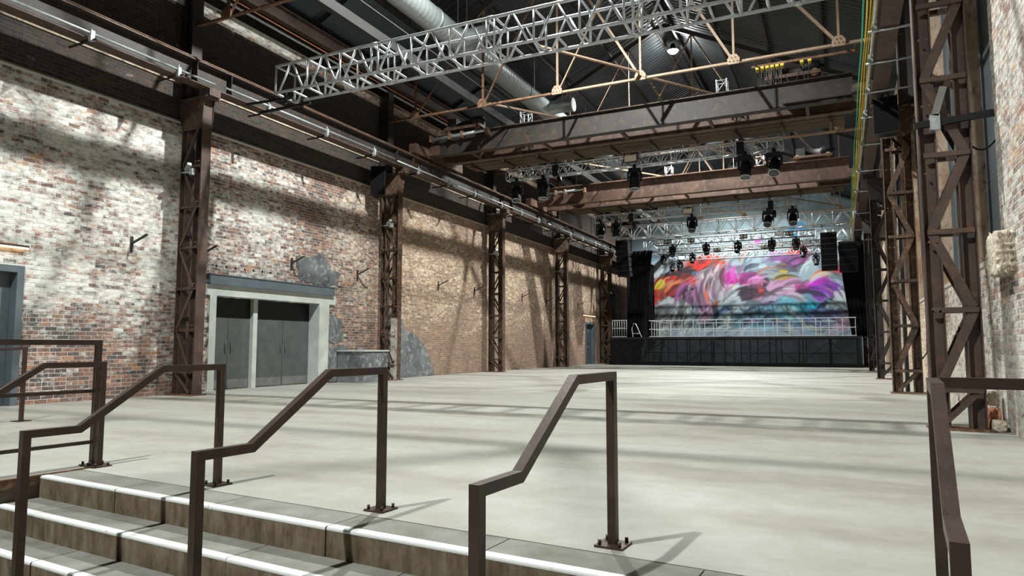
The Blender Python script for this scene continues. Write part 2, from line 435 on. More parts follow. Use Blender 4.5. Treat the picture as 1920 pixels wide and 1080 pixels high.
def brick_wall(name, face_x, sgn, y0, y1, z0, z1, holes, wash, matname, cam_filter, depth=0.5, back_parts=None):
    """mortar core with real bricks standing proud of it; sgn=+1 if the wall faces +X"""
    core_x = face_x - sgn * 0.002
    mb = MB()
    # split core around the holes (simple strips)
    ys = sorted({y0, y1, *[h[0] for h in holes], *[h[1] for h in holes]})
    for a, b in zip(ys[:-1], ys[1:]):
        mid = (a + b) / 2; segs = [(z0, z1)]
        for h in holes:
            if h[0] <= mid <= h[1]:
                new = []
                for s0, s1 in segs:
                    if h[2] > s0: new.append((s0, min(s1, h[2])))
                    if h[3] < s1: new.append((max(s0, h[3]), s1))
                segs = [q for q in new if q[1] - q[0] > 1e-4]
        for s0, s1 in segs:
            x_a, x_b = sorted((core_x, face_x - sgn * depth)); mb.box(x_a, x_b, a, b, s0, s1)
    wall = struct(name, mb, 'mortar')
    # brick layout
    rows = []
    for c in range(int((z1 - z0) / CH)):
        z = z0 + c * CH
        head = (c % 5 == 4); w = BL / 2 if head else BL
        off = (0.06 if c % 2 else 0.0) if head else (0.12 if c % 2 else 0.0)
        yy = np.arange(y0 - off, y1, w)
        for y in yy:
            a = max(y, y0) + 0.005; b = min(y + w, y1) - 0.005
            if b - a < 0.05: continue
            ok = True
            for h in holes:
                if z + BH > h[2] and z < h[3]:
                    if a >= h[0] and b <= h[1]: ok = False; break
                    if a < h[0] < b: b = h[0] - 0.002
                    elif a < h[1] < b: a = h[1] + 0.002
            if not ok or b - a < 0.04: continue
            rows.append((a, b, z + 0.005, z + 0.005 + BH))
    A = np.array(rows); n = len(A)
    cy, cz = (A[:, 0] + A[:, 1]) / 2, (A[:, 2] + A[:, 3]) / 2
    colr = PAL[RNG.choice(len(PAL), n, p=PW / PW.sum())] * RNG.uniform(0.8, 1.2, (n, 1))
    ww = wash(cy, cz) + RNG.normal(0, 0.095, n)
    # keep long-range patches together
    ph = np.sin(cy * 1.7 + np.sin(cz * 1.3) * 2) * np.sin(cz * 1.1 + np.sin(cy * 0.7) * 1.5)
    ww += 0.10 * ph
    if name == 'wall_left':
        soot_shade = (cz > 6.66) & (cz < 9.62); colr[soot_shade] = colr[soot_shade] * 0.14 + np.array([0.010, 0.008, 0.006])  # soot darkened further: the upper wall's shade painted into its bricks
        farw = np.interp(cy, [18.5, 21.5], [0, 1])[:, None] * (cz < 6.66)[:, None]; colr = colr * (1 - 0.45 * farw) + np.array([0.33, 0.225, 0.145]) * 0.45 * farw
    proud = RNG.uniform(0.000, 0.0022, n)
    d = np.sqrt(face_x ** 2 + cy ** 2 + (cz - 1.15) ** 2)
    vis = cam_filter(cy, cz)
    order = np.argsort(np.where(vis, d, 1e9)); near = set(order[:300].tolist())
    far = np.array([i for i in range(n) if i not in near])
    # the nearest 300: objects sharing a set of meshes
    cache = {}
    for i in order[:300]:
        L = A[i, 1] - A[i, 0]
        if abs(L - (BL - 0.01)) > 0.02 and abs(L - (BL / 2 - 0.01)) > 0.02: lk = round(L, 2)
        else: lk = round(L, 2)
        key = (lk, int(round(np.clip(ww[i], -0.3, 0.9) / 0.09)), int(RNG.integers(0, 5)))
        if key not in cache:
            m_ = MB(); q = 0.003
            x_a, x_b = sorted((-sgn * 0.03, 0.0))
            m_.add([(-sgn * 0.03, -L / 2, -BH / 2), (-sgn * 0.03, L / 2, -BH / 2), (-sgn * 0.03, L / 2, BH / 2), (-sgn * 0.03, -L / 2, BH / 2),
                    (-sgn * q, -L / 2, -BH / 2), (-sgn * q, L / 2, -BH / 2), (-sgn * q, L / 2, BH / 2), (-sgn * q, -L / 2, BH / 2),
                    (0, -L / 2 + q, -BH / 2 + q), (0, L / 2 - q, -BH / 2 + q), (0, L / 2 - q, BH / 2 - q), (0, -L / 2 + q, BH / 2 - q)],
                   [(0, 1, 5, 4), (1, 2, 6, 5), (2, 3, 7, 6), (3, 0, 4, 7), (4, 5, 9, 8), (5, 6, 10, 9), (6, 7, 11, 10), (7, 4, 8, 11), (8, 9, 10, 11)])
            me = bpy.data.meshes.new('brick')
            fl = m_.f if sgn > 0 else [f[::-1] for f in m_.f]
            me.from_pydata(m_.v, [], fl); me.materials.append(M[matname])
            at = me.attributes.new('bc', 'FLOAT_COLOR', 'FACE')
            at.data.foreach_set('color', np.tile([*colr[i], ww[i]], len(me.polygons)).astype(np.float32))
            cache[key] = me
        o = bpy.data.objects.new('brick', cache[key]); COL.objects.link(o); o.parent = wall
        o.location = (face_x + sgn * proud[i], cy[i], cz[i])
    # the rest as one part
    F = A[far]; nf = len(F); X1 = face_x + sgn * proud[far]; X0 = np.full(nf, core_x - sgn * 0.01)
    V = np.zeros((nf, 8, 3), np.float32)
    for j, (xx, yi, zi) in enumerate([(X0, 0, 2), (X0, 1, 2), (X0, 1, 3), (X0, 0, 3), (X1, 0, 2), (X1, 1, 2), (X1, 1, 3), (X1, 0, 3)]):
        V[:, j, 0] = xx; V[:, j, 1] = F[:, yi]; V[:, j, 2] = F[:, zi]
    fq = np.array([(0, 1, 5, 4), (1, 2, 6, 5), (2, 3, 7, 6), (3, 0, 4, 7), (4, 5, 6, 7)])
    if sgn < 0: fq = fq[:, ::-1]
    FI = (np.arange(nf)[:, None, None] * 8 + fq[None]).reshape(-1)
    me = bpy.data.meshes.new('brickwork'); me.vertices.add(nf * 8); me.vertices.foreach_set('co', V.reshape(-1))
    me.loops.add(len(FI)); me.loops.foreach_set('vertex_index', FI.astype(np.int32))
    me.polygons.add(nf * 5); me.polygons.foreach_set('loop_start', np.arange(nf * 5, dtype=np.int32) * 4)
    me.update(calc_edges=True); me.validate()
    me.polygons.foreach_set('use_smooth', np.zeros(nf * 5, dtype=bool))
    me.materials.append(M[matname])
    at = me.attributes.new('bc', 'FLOAT_COLOR', 'FACE')
    at.data.foreach_set('color', np.repeat(np.column_stack([colr[far], ww[far]]), 5, axis=0).astype(np.float32).reshape(-1))
    o = bpy.data.objects.new('brickwork', me); COL.objects.link(o); o.parent = wall; o['kind'] = 'stuff'
    return wall

D1 = (12.28, 16.78, 0.0, 2.72)      # double door portal
D2 = (5.9, 7.90, 0.0, 2.72)         # near door
D3 = (40.72, 42.55, 0.0, 2.66)      # far door
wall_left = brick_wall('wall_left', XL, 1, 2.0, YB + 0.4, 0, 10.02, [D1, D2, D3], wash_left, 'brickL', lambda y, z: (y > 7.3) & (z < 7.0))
# ledges of the wall: lower course proud, upper one added to paint a lit strip
struct('trim_2', MB().box(XL - 0.05, XL + 0.035, 2.0, YB, 6.62, 6.70), 'mortar')
o = struct('trim_3', MB().box(XL - 0.05, XL + 0.03, 2.0, YB, 7.60, 7.70), 'ledge')
# wall of the upper storey under the eaves
struct('wall_eaves', MB().box(XL - 0.5, XL - 0.15, 2.0, YB + 0.4, 10.02, EAVE + 0.1), 'darksteel')

# grey cement repairs on the left wall
def patch(yz, name='render_patch', thick=0.014):
    mb = MB(); pts = []
    n = len(yz)
    for i in range(n):
        (ya, za), (yb, zb) = yz[i], yz[(i + 1) % n]
        for t in np.linspace(0, 1, 7)[:-1]:
            pts.append((XL + 0.004, ya + (yb - ya) * t + random.uniform(-.06, .06), max(0.002, za + (zb - za) * t + random.uniform(-.06, .06))))
    mb.poly(pts, thick, (1, 0, 0))
    o = build(name, mb, 'render', wall_left); o['label'] = 'patch of grey cement render'
patch([(15.35, 3.78), (16.5, 4.02), (16.9, 3.55), (17.35, 3.5), (17.2, 3.1), (16.3, 3.02), (15.55, 3.1)])
patch([(16.86, 1.25), (17.6, 1.3), (17.5, 2.0), (17.0, 2.15), (16.86, 1.95)])
patch([(16.86, 0.0), (17.9, 0.0), (17.8, 1.12), (16.86, 1.10)])
patch([(19.75, 0.0), (23.1, 0.0), (22.6, 0.9), (21.9, 1.5), (21.0, 1.75), (20.7, 2.25), (19.75, 2.3)])

# ---- right wall with tall windows
WZ0, WZ1 = 2.35, 9.2
WIN = [(11.10, 13.40), (14.7, 17.4), (20.3, 22.6), (24.0, 26.3), (28.4, 30.6), (32.0, 34.3)]
wall_right = brick_wall('wall_right', XR, -1, 3.0, YB + 0.4, 0, 10.02, [(a, b, WZ0, WZ1) for a, b in WIN], wash_right, 'brickR', lambda y, z: (y > 9.4) & (z < 7) & (y < 11.1))
for i, (a, b) in enumerate(WIN):
    w = thing('window_%d' % (i + 1), (XR + 0.3, (a + b) / 2, WZ0), None, None, None, 'structure')
    n = 2
    for j in range(n):
        ya, yb = a + (b - a) * j / n, a + (b - a) * (j + 1) / n
        build('pane', MB().box(XR + 0.30, XR + 0.33, ya + 0.03, yb - 0.03, WZ0 + 0.05, WZ1 - 0.05), 'glass', w)
    for yy in [a + 0.03, (a + b) / 2, b - 0.03]:
        build('mullion', MB().box(XR + 0.26, XR + 0.36, yy - 0.03, yy + 0.03, WZ0 + 0.02, WZ1), 'bluegrey', w)
    fr = build('window_sill', MB().box(XR - 0.02, XR + 0.36, a + 0.01, b - 0.01, WZ0 - 0.0, WZ0 + 0.07), 'oldpaint', w)
    for yy, s_ in ((a, 1), (b, -1)):
        jb = build('jamb_lining', MB().box(XR + 0.012, XR + 0.26, *sorted((yy, yy + s_ * 0.03)), WZ0 + 0.07, WZ1), M['jamb'], w)

# end wall, painted
def mural():
    nx, nz = 340, 280
    X = np.linspace(XL - 0.3, XR + 0.3, nx); Z = np.linspace(0, RIDGE + 0.1, nz)
    gx, gz = np.meshgrid(X, Z)
    def fbm(x, z, seed, s):
        r = np.random.default_rng(seed); o = np.zeros_like(x); a = 1
        for k in range(5):
            ph = r.uniform(0, 6.28, 6); dr = r.normal(0, 1, (3, 2))
            for q in range(3): o += a * np.sin((dr[q, 0] * x + dr[q, 1] * z) * s * 2 ** k + ph[q])
            a *= 0.55
        return o / 3
    wx = gx + 0.35 * fbm(gx, gz, 1, 1.1); wz = gz + 0.28 * fbm(gx, gz, 2, 1.1)
    C = np.ones((nz, nx, 3)) * np.array([0.50, 0.56, 0.60])
    def blob(cx, cz, rx, rz, col, ang=0.0, hard=4.5, amt=0.93, grain=0.25, seed=3):
        nonlocal C
        c, s = math.cos(ang), math.sin(ang)
        dx, dz = wx - cx, wz - cz
        a = (dx * c + dz * s) / rx; b = (-dx * s + dz * c) / rz
        d = np.sqrt(a * a + b * b) + grain * fbm(gx, gz, seed, 2.3)
        m = np.clip((1.0 - d) * hard + 0.5, 0, 1)[..., None] * amt
        sh = 1 + 0.22 * fbm(gx, gz, seed + 40, 3.1)[..., None]
        C = C * (1 - m) + np.array(col) * sh * m
    # zoom (0..1920, 0..1075) of the picture -> wall metres
    def q(zx, zy): return (-12.95 + (zx - 95) / 1920 * 15.55, 2.0 + (915 - zy) / 915 * 7.9)
    def B(zx, zy, rx, ry, *a, **k):
        x, z = q(zx, zy); blob(x, z, rx / 1920 * 15.55, ry / 915 * 7.9, *a, **k)
    blob(-6, 12.4, 9, 4.0, (0.50, 0.57, 0.60), amt=1, seed=9)
    B(330, 470, 290, 130, (0.42, 0.06, 0.02), 0.45, seed=5)
    B(250, 500, 160, 60, (0.75, 0.17, 0.03), 0.5, seed=6, grain=.4)
    B(180, 470, 45, 40, (0.85, 0.62, 0.12), 0.3, seed=7)
    B(560, 300, 220, 60, (0.55, 0.14, 0.06), 0.0, seed=8, grain=.4)
    B(450, 380, 220, 22, (0.04, 0.03, 0.045), 0.05, seed=12, grain=.4)
    B(420, 560, 100, 110, (0.46, 0.30, 0.42), 0.7, seed=13)
    B(330, 580, 180, 14, (0.05, 0.03, 0.05), 0.6, seed=14, grain=.5)
    B(240, 750, 200, 130, (0.66, 0.70, 0.70), 0.0, seed=15)
    B(650, 520, 150, 190, (0.62, 0.55, 0.60), 0.2, seed=16)
    B(560, 640, 60, 190, (0.50, 0.38, 0.46), 0.1, seed=17)
    B(660, 700, 22, 170, (0.05, 0.07, 0.10), 0.12, seed=18, grain=.4)
    B(780, 640, 90, 150, (0.58, 0.62, 0.66), -0.2, seed=19)
    B(760, 680, 50, 30, (0.10, 0.15, 0.24), 0.2, seed=20, grain=.4)
    B(860, 420, 190, 45, (0.44, 0.12, 0.32), -0.05, seed=21, grain=.35)
    B(1010, 520, 110, 110, (0.58, 0.34, 0.47), 0.1, seed=22)
    B(1060, 580, 40, 80, (0.62, 0.22, 0.20), 0.1, seed=23)
    B(940, 560, 80, 70, (0.10, 0.06, 0.09), 0.1, seed=24)
    B(1110, 520, 26, 90, (0.05, 0.03, 0.05), 0.05, seed=25)
    B(1130, 640, 110, 50, (0.56, 0.52, 0.60), 0.0, seed=26)
    B(1060, 690, 140, 14, (0.05, 0.05, 0.09), 0.12, seed=27, grain=.3)
    B(1300, 520, 200, 90, (0.64, 0.48, 0.60), 0.0, seed=28)
    B(1430, 540, 90, 50, (0.70, 0.34, 0.56), 0.0, seed=29)
    B(1580, 560, 130, 80, (0.36, 0.20, 0.50), 0.3, seed=30)
    B(1560, 490, 70, 40, (0.56, 0.24, 0.56), 0.0, seed=31)
    B(1100, 790, 330, 110, (0.38, 0.52, 0.62), 0.0, seed=32)
    B(1290, 730, 100, 100, (0.36, 0.56, 0.64), 0.0, hard=4, seed=33, grain=.1)
    B(1480, 720, 110, 60, (0.22, 0.50, 0.62), -0.2, seed=34)
    B(1600, 690, 130, 20, (0.07, 0.09, 0.16), 0.65, seed=35, grain=.3)
    B(1560, 800, 160, 70, (0.30, 0.34, 0.50), 0.0, seed=36)
    B(1730, 640, 80, 70, (0.70, 0.74, 0.73), -0.5, hard=5, seed=37, grain=.1)
    B(1790, 560, 60, 110, (0.32, 0.34, 0.44), 0.3, seed=38)
    B(1830, 800, 60, 110, (0.46, 0.14, 0.22), 0.0, seed=39)
    B(1700, 850, 70, 60, (0.62, 0.50, 0.60), 0.0, seed=60)
    B(1620, 400, 110, 55, (0.72, 0.24, 0.06), 0.1, seed=41, grain=.4)
    B(1730, 390, 55, 40, (0.72, 0.16, 0.22), 0.1, seed=42, grain=.4)
    B(1400, 240, 110, 70, (0.45, 0.06, 0.06), 0.1, seed=43, grain=.5)
    B(1280, 300, 170, 50, (0.44, 0.26, 0.46), 0.0, seed=44, grain=.5)
    B(980, 340, 300, 24, (0.10, 0.10, 0.16), 0.0, amt=.7, seed=45, grain=.5)
    B(1240, 420, 60, 50, (0.66, 0.50, 0.18), 0.2, seed=46, grain=.4)
    B(1360, 90, 60, 60, (0.22, 0.42, 0.66), 0.3, amt=.8, seed=47, grain=.5)
    B(1040, 140, 50, 35, (0.58, 0.20, 0.48), 0.3, amt=.7, seed=48, grain=.5)
    # brush strokes following a flowing direction field, each a darker, lighter or tinted version of what lies under it
    r = np.random.default_rng(77); th = 0.5 + 1.3 * fbm(gx, gz, 71, 0.55)
    tints = np.array([[0.10, 0.12, 0.20], [0.70, 0.74, 0.76], [0.55, 0.28, 0.50], [0.30, 0.46, 0.60], [0.60, 0.20, 0.08], [0.04, 0.04, 0.06]])
    for k in range(520):
        cx = r.uniform(-13.6, 1.0); cz = 1.8 + 6.6 * r.uniform() ** 0.9
        ix = int((cx - X[0]) / (X[1] - X[0])); iz = int(cz / (Z[1] - Z[0]))
        rx, rz = r.uniform(0.25, 1.1), r.uniform(0.05, 0.22); w = int(rx / (X[1] - X[0])) + 2; h = int(rx / (Z[1] - Z[0])) + 2
        sl = (slice(max(0, iz - h), iz + h + 1), slice(max(0, ix - w), ix + w + 1))
        col = C[min(iz, nz - 1), min(max(ix, 0), nx - 1)].copy(); q_ = r.uniform()
        if q_ < 0.50: col = col * r.uniform(0.25, 0.7)
        elif q_ < 0.78: col = np.clip(col * r.uniform(1.15, 1.6) + 0.03, 0, 0.8)
        else: col = 0.45 * col + 0.55 * tints[r.integers(len(tints))]
        a = th[min(iz, nz - 1), min(max(ix, 0), nx - 1)]; c_, s_ = math.cos(a), math.sin(a)
        dx = gx[sl] - cx; dz = gz[sl] - cz; uu = dx * c_ + dz * s_; vv = -dx * s_ + dz * c_ + 0.35 * uu * uu / rx
        m = np.clip((1 - np.sqrt((uu / rx) ** 2 + (vv / rz) ** 2)) * 2.5, 0, 1)[..., None] * 0.75
        C[sl] = C[sl] * (1 - m) + col * m
    C = 0.66 * np.clip(C, 0.01, 1) ** 1.3; g_ = C.mean(-1, keepdims=True); C = np.clip(g_ + (C - g_) * 1.75, 0.008, 0.55)
    V = np.stack([gx, np.full_like(gx, YB), gz], -1).reshape(-1, 3)
    roofz = EAVE + (RIDGE - EAVE) * (1 - np.abs(gx - XC) / (XC - XL))
    V[:, 2] = np.minimum(V[:, 2], roofz.reshape(-1))
    idx = np.arange(nx * nz).reshape(nz, nx)
    Fq = np.stack([idx[:-1, :-1], idx[:-1, 1:], idx[1:, 1:], idx[1:, :-1]], -1).reshape(-1, 4)
    zq = V[Fq][:, :, 2]; keep = (zq.max(1) - zq.min(1)) > 1e-3; Fq = Fq[keep]
    me = bpy.data.meshes.new('wall_back'); me.from_pydata(V.tolist(), [], Fq.tolist())
    me.materials.append(M['mural'])
    at = me.attributes.new('paint', 'FLOAT_COLOR', 'POINT')
    at.data.foreach_set('color', np.concatenate([C.reshape(-1, 3), np.ones((nx * nz, 1))], 1).astype(np.float32).reshape(-1))
    o = bpy.data.objects.new('wall_back', me); COL.objects.link(o); o['kind'] = 'structure'
    o['label'] = 'white end gable covered by a colourful painted mural'
mural()

# ------------------------------------------------------------------ roof
def corrugated(x0, z0, x1, z1):
    per = 0.26; n = int((YB + 9) / per) * 4
    prof = [0, 0.035, 0.035, 0]; ys = [-8 + per * (i / 4) for i in range(n)]
    d = Vector((x1 - x0, 0, z1 - z0)).normalized(); nrm = Vector((-d.z, 0, d.x))
    if nrm.z < 0: nrm = -nrm
    mb = MB(); vs_ = []
    for i, y in enumerate(ys):
        h = prof[i % 4]
        for (x, z) in ((x0, z0), (x1, z1)): vs_.append((x + nrm.x * h, y, z + nrm.z * h))
    return mb.add(vs_, [(2 * i, 2 * i + 1, 2 * i + 3, 2 * i + 2) for i in range(n - 1)])
ceil = struct('ceiling', corrugated(XL - 0.4, EAVE - 0.15, XC, RIDGE), 'roofdark')
ceil['label'] = 'dark corrugated sheet roof on dark purlins'
build('roof_sheeting', corrugated(XC, RIDGE, XR + 0.4, EAVE - 0.15), 'roofdark', ceil)
for s_ in (-1, 1):
    for t in (0.04, 0.27, 0.50, 0.73, 0.96):
        x = XC + s_ * (XC - XL) * (1 - t); z = EAVE + (RIDGE - EAVE) * t - 0.14
        build('purlin', MB().ibeam((x, -8, z), (x, YB, z), 0.09, 0.18, 0.015, 0.012), 'darksteel', ceil)
# blue-grey lights let into the lower left slope
for a, b in ((11.6, 15.1), (15.5, 19.0), (19.7, 23.2), (23.6, 27.0)):
    k0, k1 = 0.07, 0.25
    def rp(t, y, o=0.0): return (XL + (XC - XL) * t, y, EAVE + (RIDGE - EAVE) * t - 0.06 - o)
    build('roof_panel', MB().add([rp(k0, a), rp(k1, a), rp(k1, b), rp(k0, b), rp(k0, a, .02), rp(k1, a, .02), rp(k1, b, .02), rp(k0, b, .02)],
          [(0, 1, 2, 3), (4, 7, 6, 5), (0, 4, 5, 1), (1, 5, 6, 2), (2, 6, 7, 3), (3, 7, 4, 0)]), 'bluepanel', ceil)
eb = build('eaves_beam', MB().ibeam((-13.9, -2, 10.45), (-13.9, YB, 10.45), 0.22, 0.42, 0.025, 0.02), 'steel')
tag(eb, 'long brown steel eaves beam above the left brick wall', 'beam')
p = build('eaves_pipe', MB().cyl((-14.15, 4.5, 10.12), (-14.15, 40, 10.12), 0.045, 8), 'galv'); tag(p, 'long grey pipe running just above the top of the left brick wall', 'pipe')
p = build('orange_lit_pipe', MB().cyl((-13.98, 4.5, 10.16), (-13.98, 40, 10.16), 0.022, 8), 'brickloose'); tag(p, 'thin pipe beside the grey pipe under the eaves, painted with an orange reflection', 'pipe')  # orange reflection painted in as the pipe's own colour

# roof trusses
NX = [XC - 0.15 + 2.65 * (k - 2.5) for k in range(6)]
def roof_truss(Y, label):
    cm = lambda x: 'rust' if (x < -8.6 or Y < 12) else 'tan'  # left-hand members in dark rust: their shade painted in by material
    t = thing('roof_truss', (XC, Y, 9.0), label, 'roof truss', 'tan lattice trusses under the roof')
    zb = 9.07; rz = lambda x: EAVE + (RIDGE - EAVE) * (1 - abs(x - XC) / (XC - XL)) - 0.34
    xs = [XL + 0.3] + NX + [XR - 0.3]
    for a, b in zip(xs[:-1], xs[1:]): build('bottom_chord', MB().angle((a, Y, zb), (b, Y, zb), 0.095), cm((a + b) / 2), t)
    for s_ in (XL + 0.3, XR - 0.3): build('rafter', MB().bar((s_, Y, rz(s_)), (XC, Y, rz(XC)), 0.13, 0.17), 'darksteel', t)
    for i, x in enumerate(NX):
        build('upright', MB().angle((x, Y, zb), (x, Y, rz(x)), 0.06), cm(x), t)
        g = build('gusset_plate', MB().poly([(x - .15, Y - .05, zb - .08), (x + .15, Y - .05, zb - .08), (x + .17, Y - .05, zb + .07), (x + .08, Y - .05, zb + .20), (x - .08, Y - .05, zb + .20), (x - .17, Y - .05, zb + .07)], 0.02, (0, -1, 0)), cm(x), t)
        for (rx, rz_) in ((-.10, .0), (0, 0), (.10, 0), (-.05, .11), (.05, .11)):
            build('rivet', MB().cyl((x + rx, Y - .085, zb + rz_), (x + rx, Y - .07, zb + rz_), 0.018, 6), 'rust', g)
        if i < 5:
            x2 = NX[i + 1]
            a, b = ((x, zb), (x2, rz(x2))) if x < XC - 1 else (((x2, zb), (x, rz(x))) if x > XC + 0 - 0.5 or x2 > XC + 2 else ((x, zb), (x2, rz(x2))))
            build('diagonal', MB().angle((a[0], Y, a[1]), (b[0], Y, b[1]), 0.07), cm((a[0] + b[0]) / 2), t)
            if i == 2: build('diagonal', MB().angle((x2, Y, zb), (x, Y, rz(x)), 0.07), cm(x + 1.3), t)
    return t
TLAB = ['rusty roof truss nearest the viewer, cut by the top of the picture', 'tan riveted roof truss just in front of the nearer crane girder', 'tan roof truss between the two cranes', 'tan roof truss just beyond the farther crane', 'tan roof truss above the stage front']
for Y, L in zip(COLY, TLAB): roof_truss(Y, L)
# horizontal wind bracing between trusses
for i in range(len(COLY) - 1):
    ya, yb = COLY[i], COLY[i + 1]
    tk = thing('wind_brace', (NX[3], ya, 9.15), 'tan cross bracing lying flat between roof trusses, %s bay from the viewer' % ORD[i], 'bracing', 'flat bracing between the roof trusses')
    for a, b in (((NX[1], ya + 0.15), (NX[3], yb - 0.15)), ((NX[3], ya + 0.15), (NX[5], yb - 0.15))):
        if i == 0:
            if a[0] > NX[2]: continue
            a = (a[0] + (b[0] - a[0]) * 0.62, a[1] + (b[1] - a[1]) * 0.62)
        build('brace', MB().angle((a[0], a[1], 9.22), (b[0], b[1], 9.22), 0.08), 'tan', tk)
# ------------------------------------------------------------------ doors
def door_portal():
    y0, y1 = D1[0], D1[1]
    d = thing('door_1', (XL, (y0 + y1) / 2, 0), 'pale concrete portal with two pairs of grey doors', None, None, 'structure')
    build('portal_post', MB().box(XL - 0.40, XL + 0.07, y0, y0 + 0.21, 0, 2.45), 'pconc', d)
    build('portal_post', MB().box(XL - 0.40, XL + 0.07, y1 - 0.44, y1, 0, 2.45), 'pconc', d)
    build('portal_lintel', MB().box(XL - 0.45, XL + 0.06, y0 - 0.22, y1 + 0.30, 2.45, 2.73), 'pconc', d)
    build('portal_post', MB().box(XL - 0.40, XL - 0.22, 14.00, 14.15, 0, 2.45), 'pconc', d)
    st_ = build('steel_lintel', MB().ibeam((XL + 0.05, y0 - 0.08, 2.865), (XL + 0.05, y1 + 0.18, 2.865), 0.2, 0.27, 0.025, 0.16), 'bluegrey', d); st_['label'] = 'blue-grey steel lintel beam'
    for a, b in ((y0 + 0.21, 14.00), (14.15, y1 - 0.44)):
        m_ = (a + b) / 2
        build('shade_transom', MB().box(XL - 0.40, XL - 0.345, a, b, 1.92, 2.45), 'black', d)  # black transom, lowered to paint in the soffit's shade above the leaves
        for q, w in ((a, m_), (m_, b)):
            lf = build('door_leaf', MB().box(XL - 0.40, XL - 0.34, q + 0.006, w - 0.006, 0.01, 1.91), 'leaf', d)
            build('kick_plate', MB().box(XL - 0.34, XL - 0.334, q + 0.03, w - 0.03, 0.03, 0.26), 'kick', lf)
            hy = w - 0.09 if w == m_ else q + 0.09
            build('handle', MB().cyl((XL - 0.315, hy, 0.95), (XL - 0.315, hy, 1.30), 0.010, 6), 'leaf', lf)
        for hh in (0.30, 0.55):
            build('downlight', MB().box(XL - 0.25, XL - 0.15, a + (b - a) * hh, a + (b - a) * hh + 0.14, 2.435, 2.4495), 'white', d)
    build('back_panel', MB().box(XL - 0.48, XL - 0.41, y0, y1, 0, 2.45), 'black', d)
door_portal()
def simple_door(name, D, label):
    y0, y1, z1 = D[0], D[1], D[3]
    d = thing(name, (XL, (y0 + y1) / 2, 0), label, None, None, 'structure')
    for a, b in ((y0, y0 + 0.13), (y1 - 0.13, y1)): build('door_jamb', MB().box(XL - 0.4, XL + 0.04, a, b, 0, z1), 'bluegrey', d)
    build('door_head', MB().box(XL - 0.4, XL + 0.04, y0 + 0.13, y1 - 0.13, z1 - 0.13, z1), 'bluegrey', d)
    m_ = (y0 + y1) / 2
    for q, w in ((y0 + 0.13, m_), (m_, y1 - 0.13)):
        lf = build('door_leaf', MB().box(XL - 0.24, XL - 0.18, q + 0.005, w - 0.005, 0.01, z1 - 0.13), 'bluegrey', d)
        build('handle', MB().cyl((XL - 0.15, (w - 0.1 if w == m_ else q + 0.1), 0.9), (XL - 0.15, (w - 0.1 if w == m_ else q + 0.1), 1.2), 0.015, 6), 'kick', lf)
simple_door('door_2', D2, 'blue-grey door at the left edge of the picture')
simple_door('door_3', D3, 'small blue-grey door beside the stage')
for (y0, y1, lab) in ((5.8, 7.95, 'warm orange strip light above the nearest blue-grey door'), (40.3, 42.6, 'warm orange strip light above the far door by the stage')):
    t = thing('strip_light', (XL + 0.05, (y0 + y1) / 2, 3.05), lab, 'light')
    build('housing', MB().box(XL + 0.004, XL + 0.055, y0, y1, 3.09, 3.13), 'darksteel', t)
    build('tube', MB().cyl((XL + 0.06, y0 + .02, 3.07), (XL + 0.06, y1 - .02, 3.07), 0.018, 8), 'warm', t)

# wall brackets (small steel arms)
BR = [(10.13, 3.4), (12.05, 3.4), (15.16, 3.5), (18.2, 3.45), (23.3, 3.5), (26.3, 3.5), (31.3, 3.55), (34.4, 3.5), (39.4, 3.55)]
for i, (y, z) in enumerate(BR):
    t = thing('wall_bracket', (XL, y, z), '%s small rusty arm bracket along the left brick wall, counted from the viewer' % ORD[i], 'bracket', 'arm brackets on the left wall')
    build('back_plate', MB().box(XL + 0.004, XL + 0.03, y - 0.03, y + 0.03, z - 0.12, z + 0.24), 'darksteel', t)
    build('arm', MB().bar((XL + 0.02, y, z + 0.08), (XL + 0.42, y + 0.08, z + 0.27), 0.05, 0.035), 'darksteel', t)
# row of bolt holes above the portal
for i in range(7):
    y = 12.5 + i * 0.31
    o = build('wall_plug', MB().cyl((XL - 0.005, y, 3.22), (XL + 0.012, y, 3.22), 0.028, 8), 'black', wall_left)

# electrical cabinet at column
t = thing('concrete_plinth', (-13.9, 17.9, 0), 'grey concrete block standing between the portal and the second column', 'block')
build('body', MB().box(-14.45, -13.45, 17.25, 18.55, 0, 0.98), 'render', t); build('cap', MB().box(-14.47, -13.42, 17.22, 18.58, 0.98, 1.02), 'pconc', t)

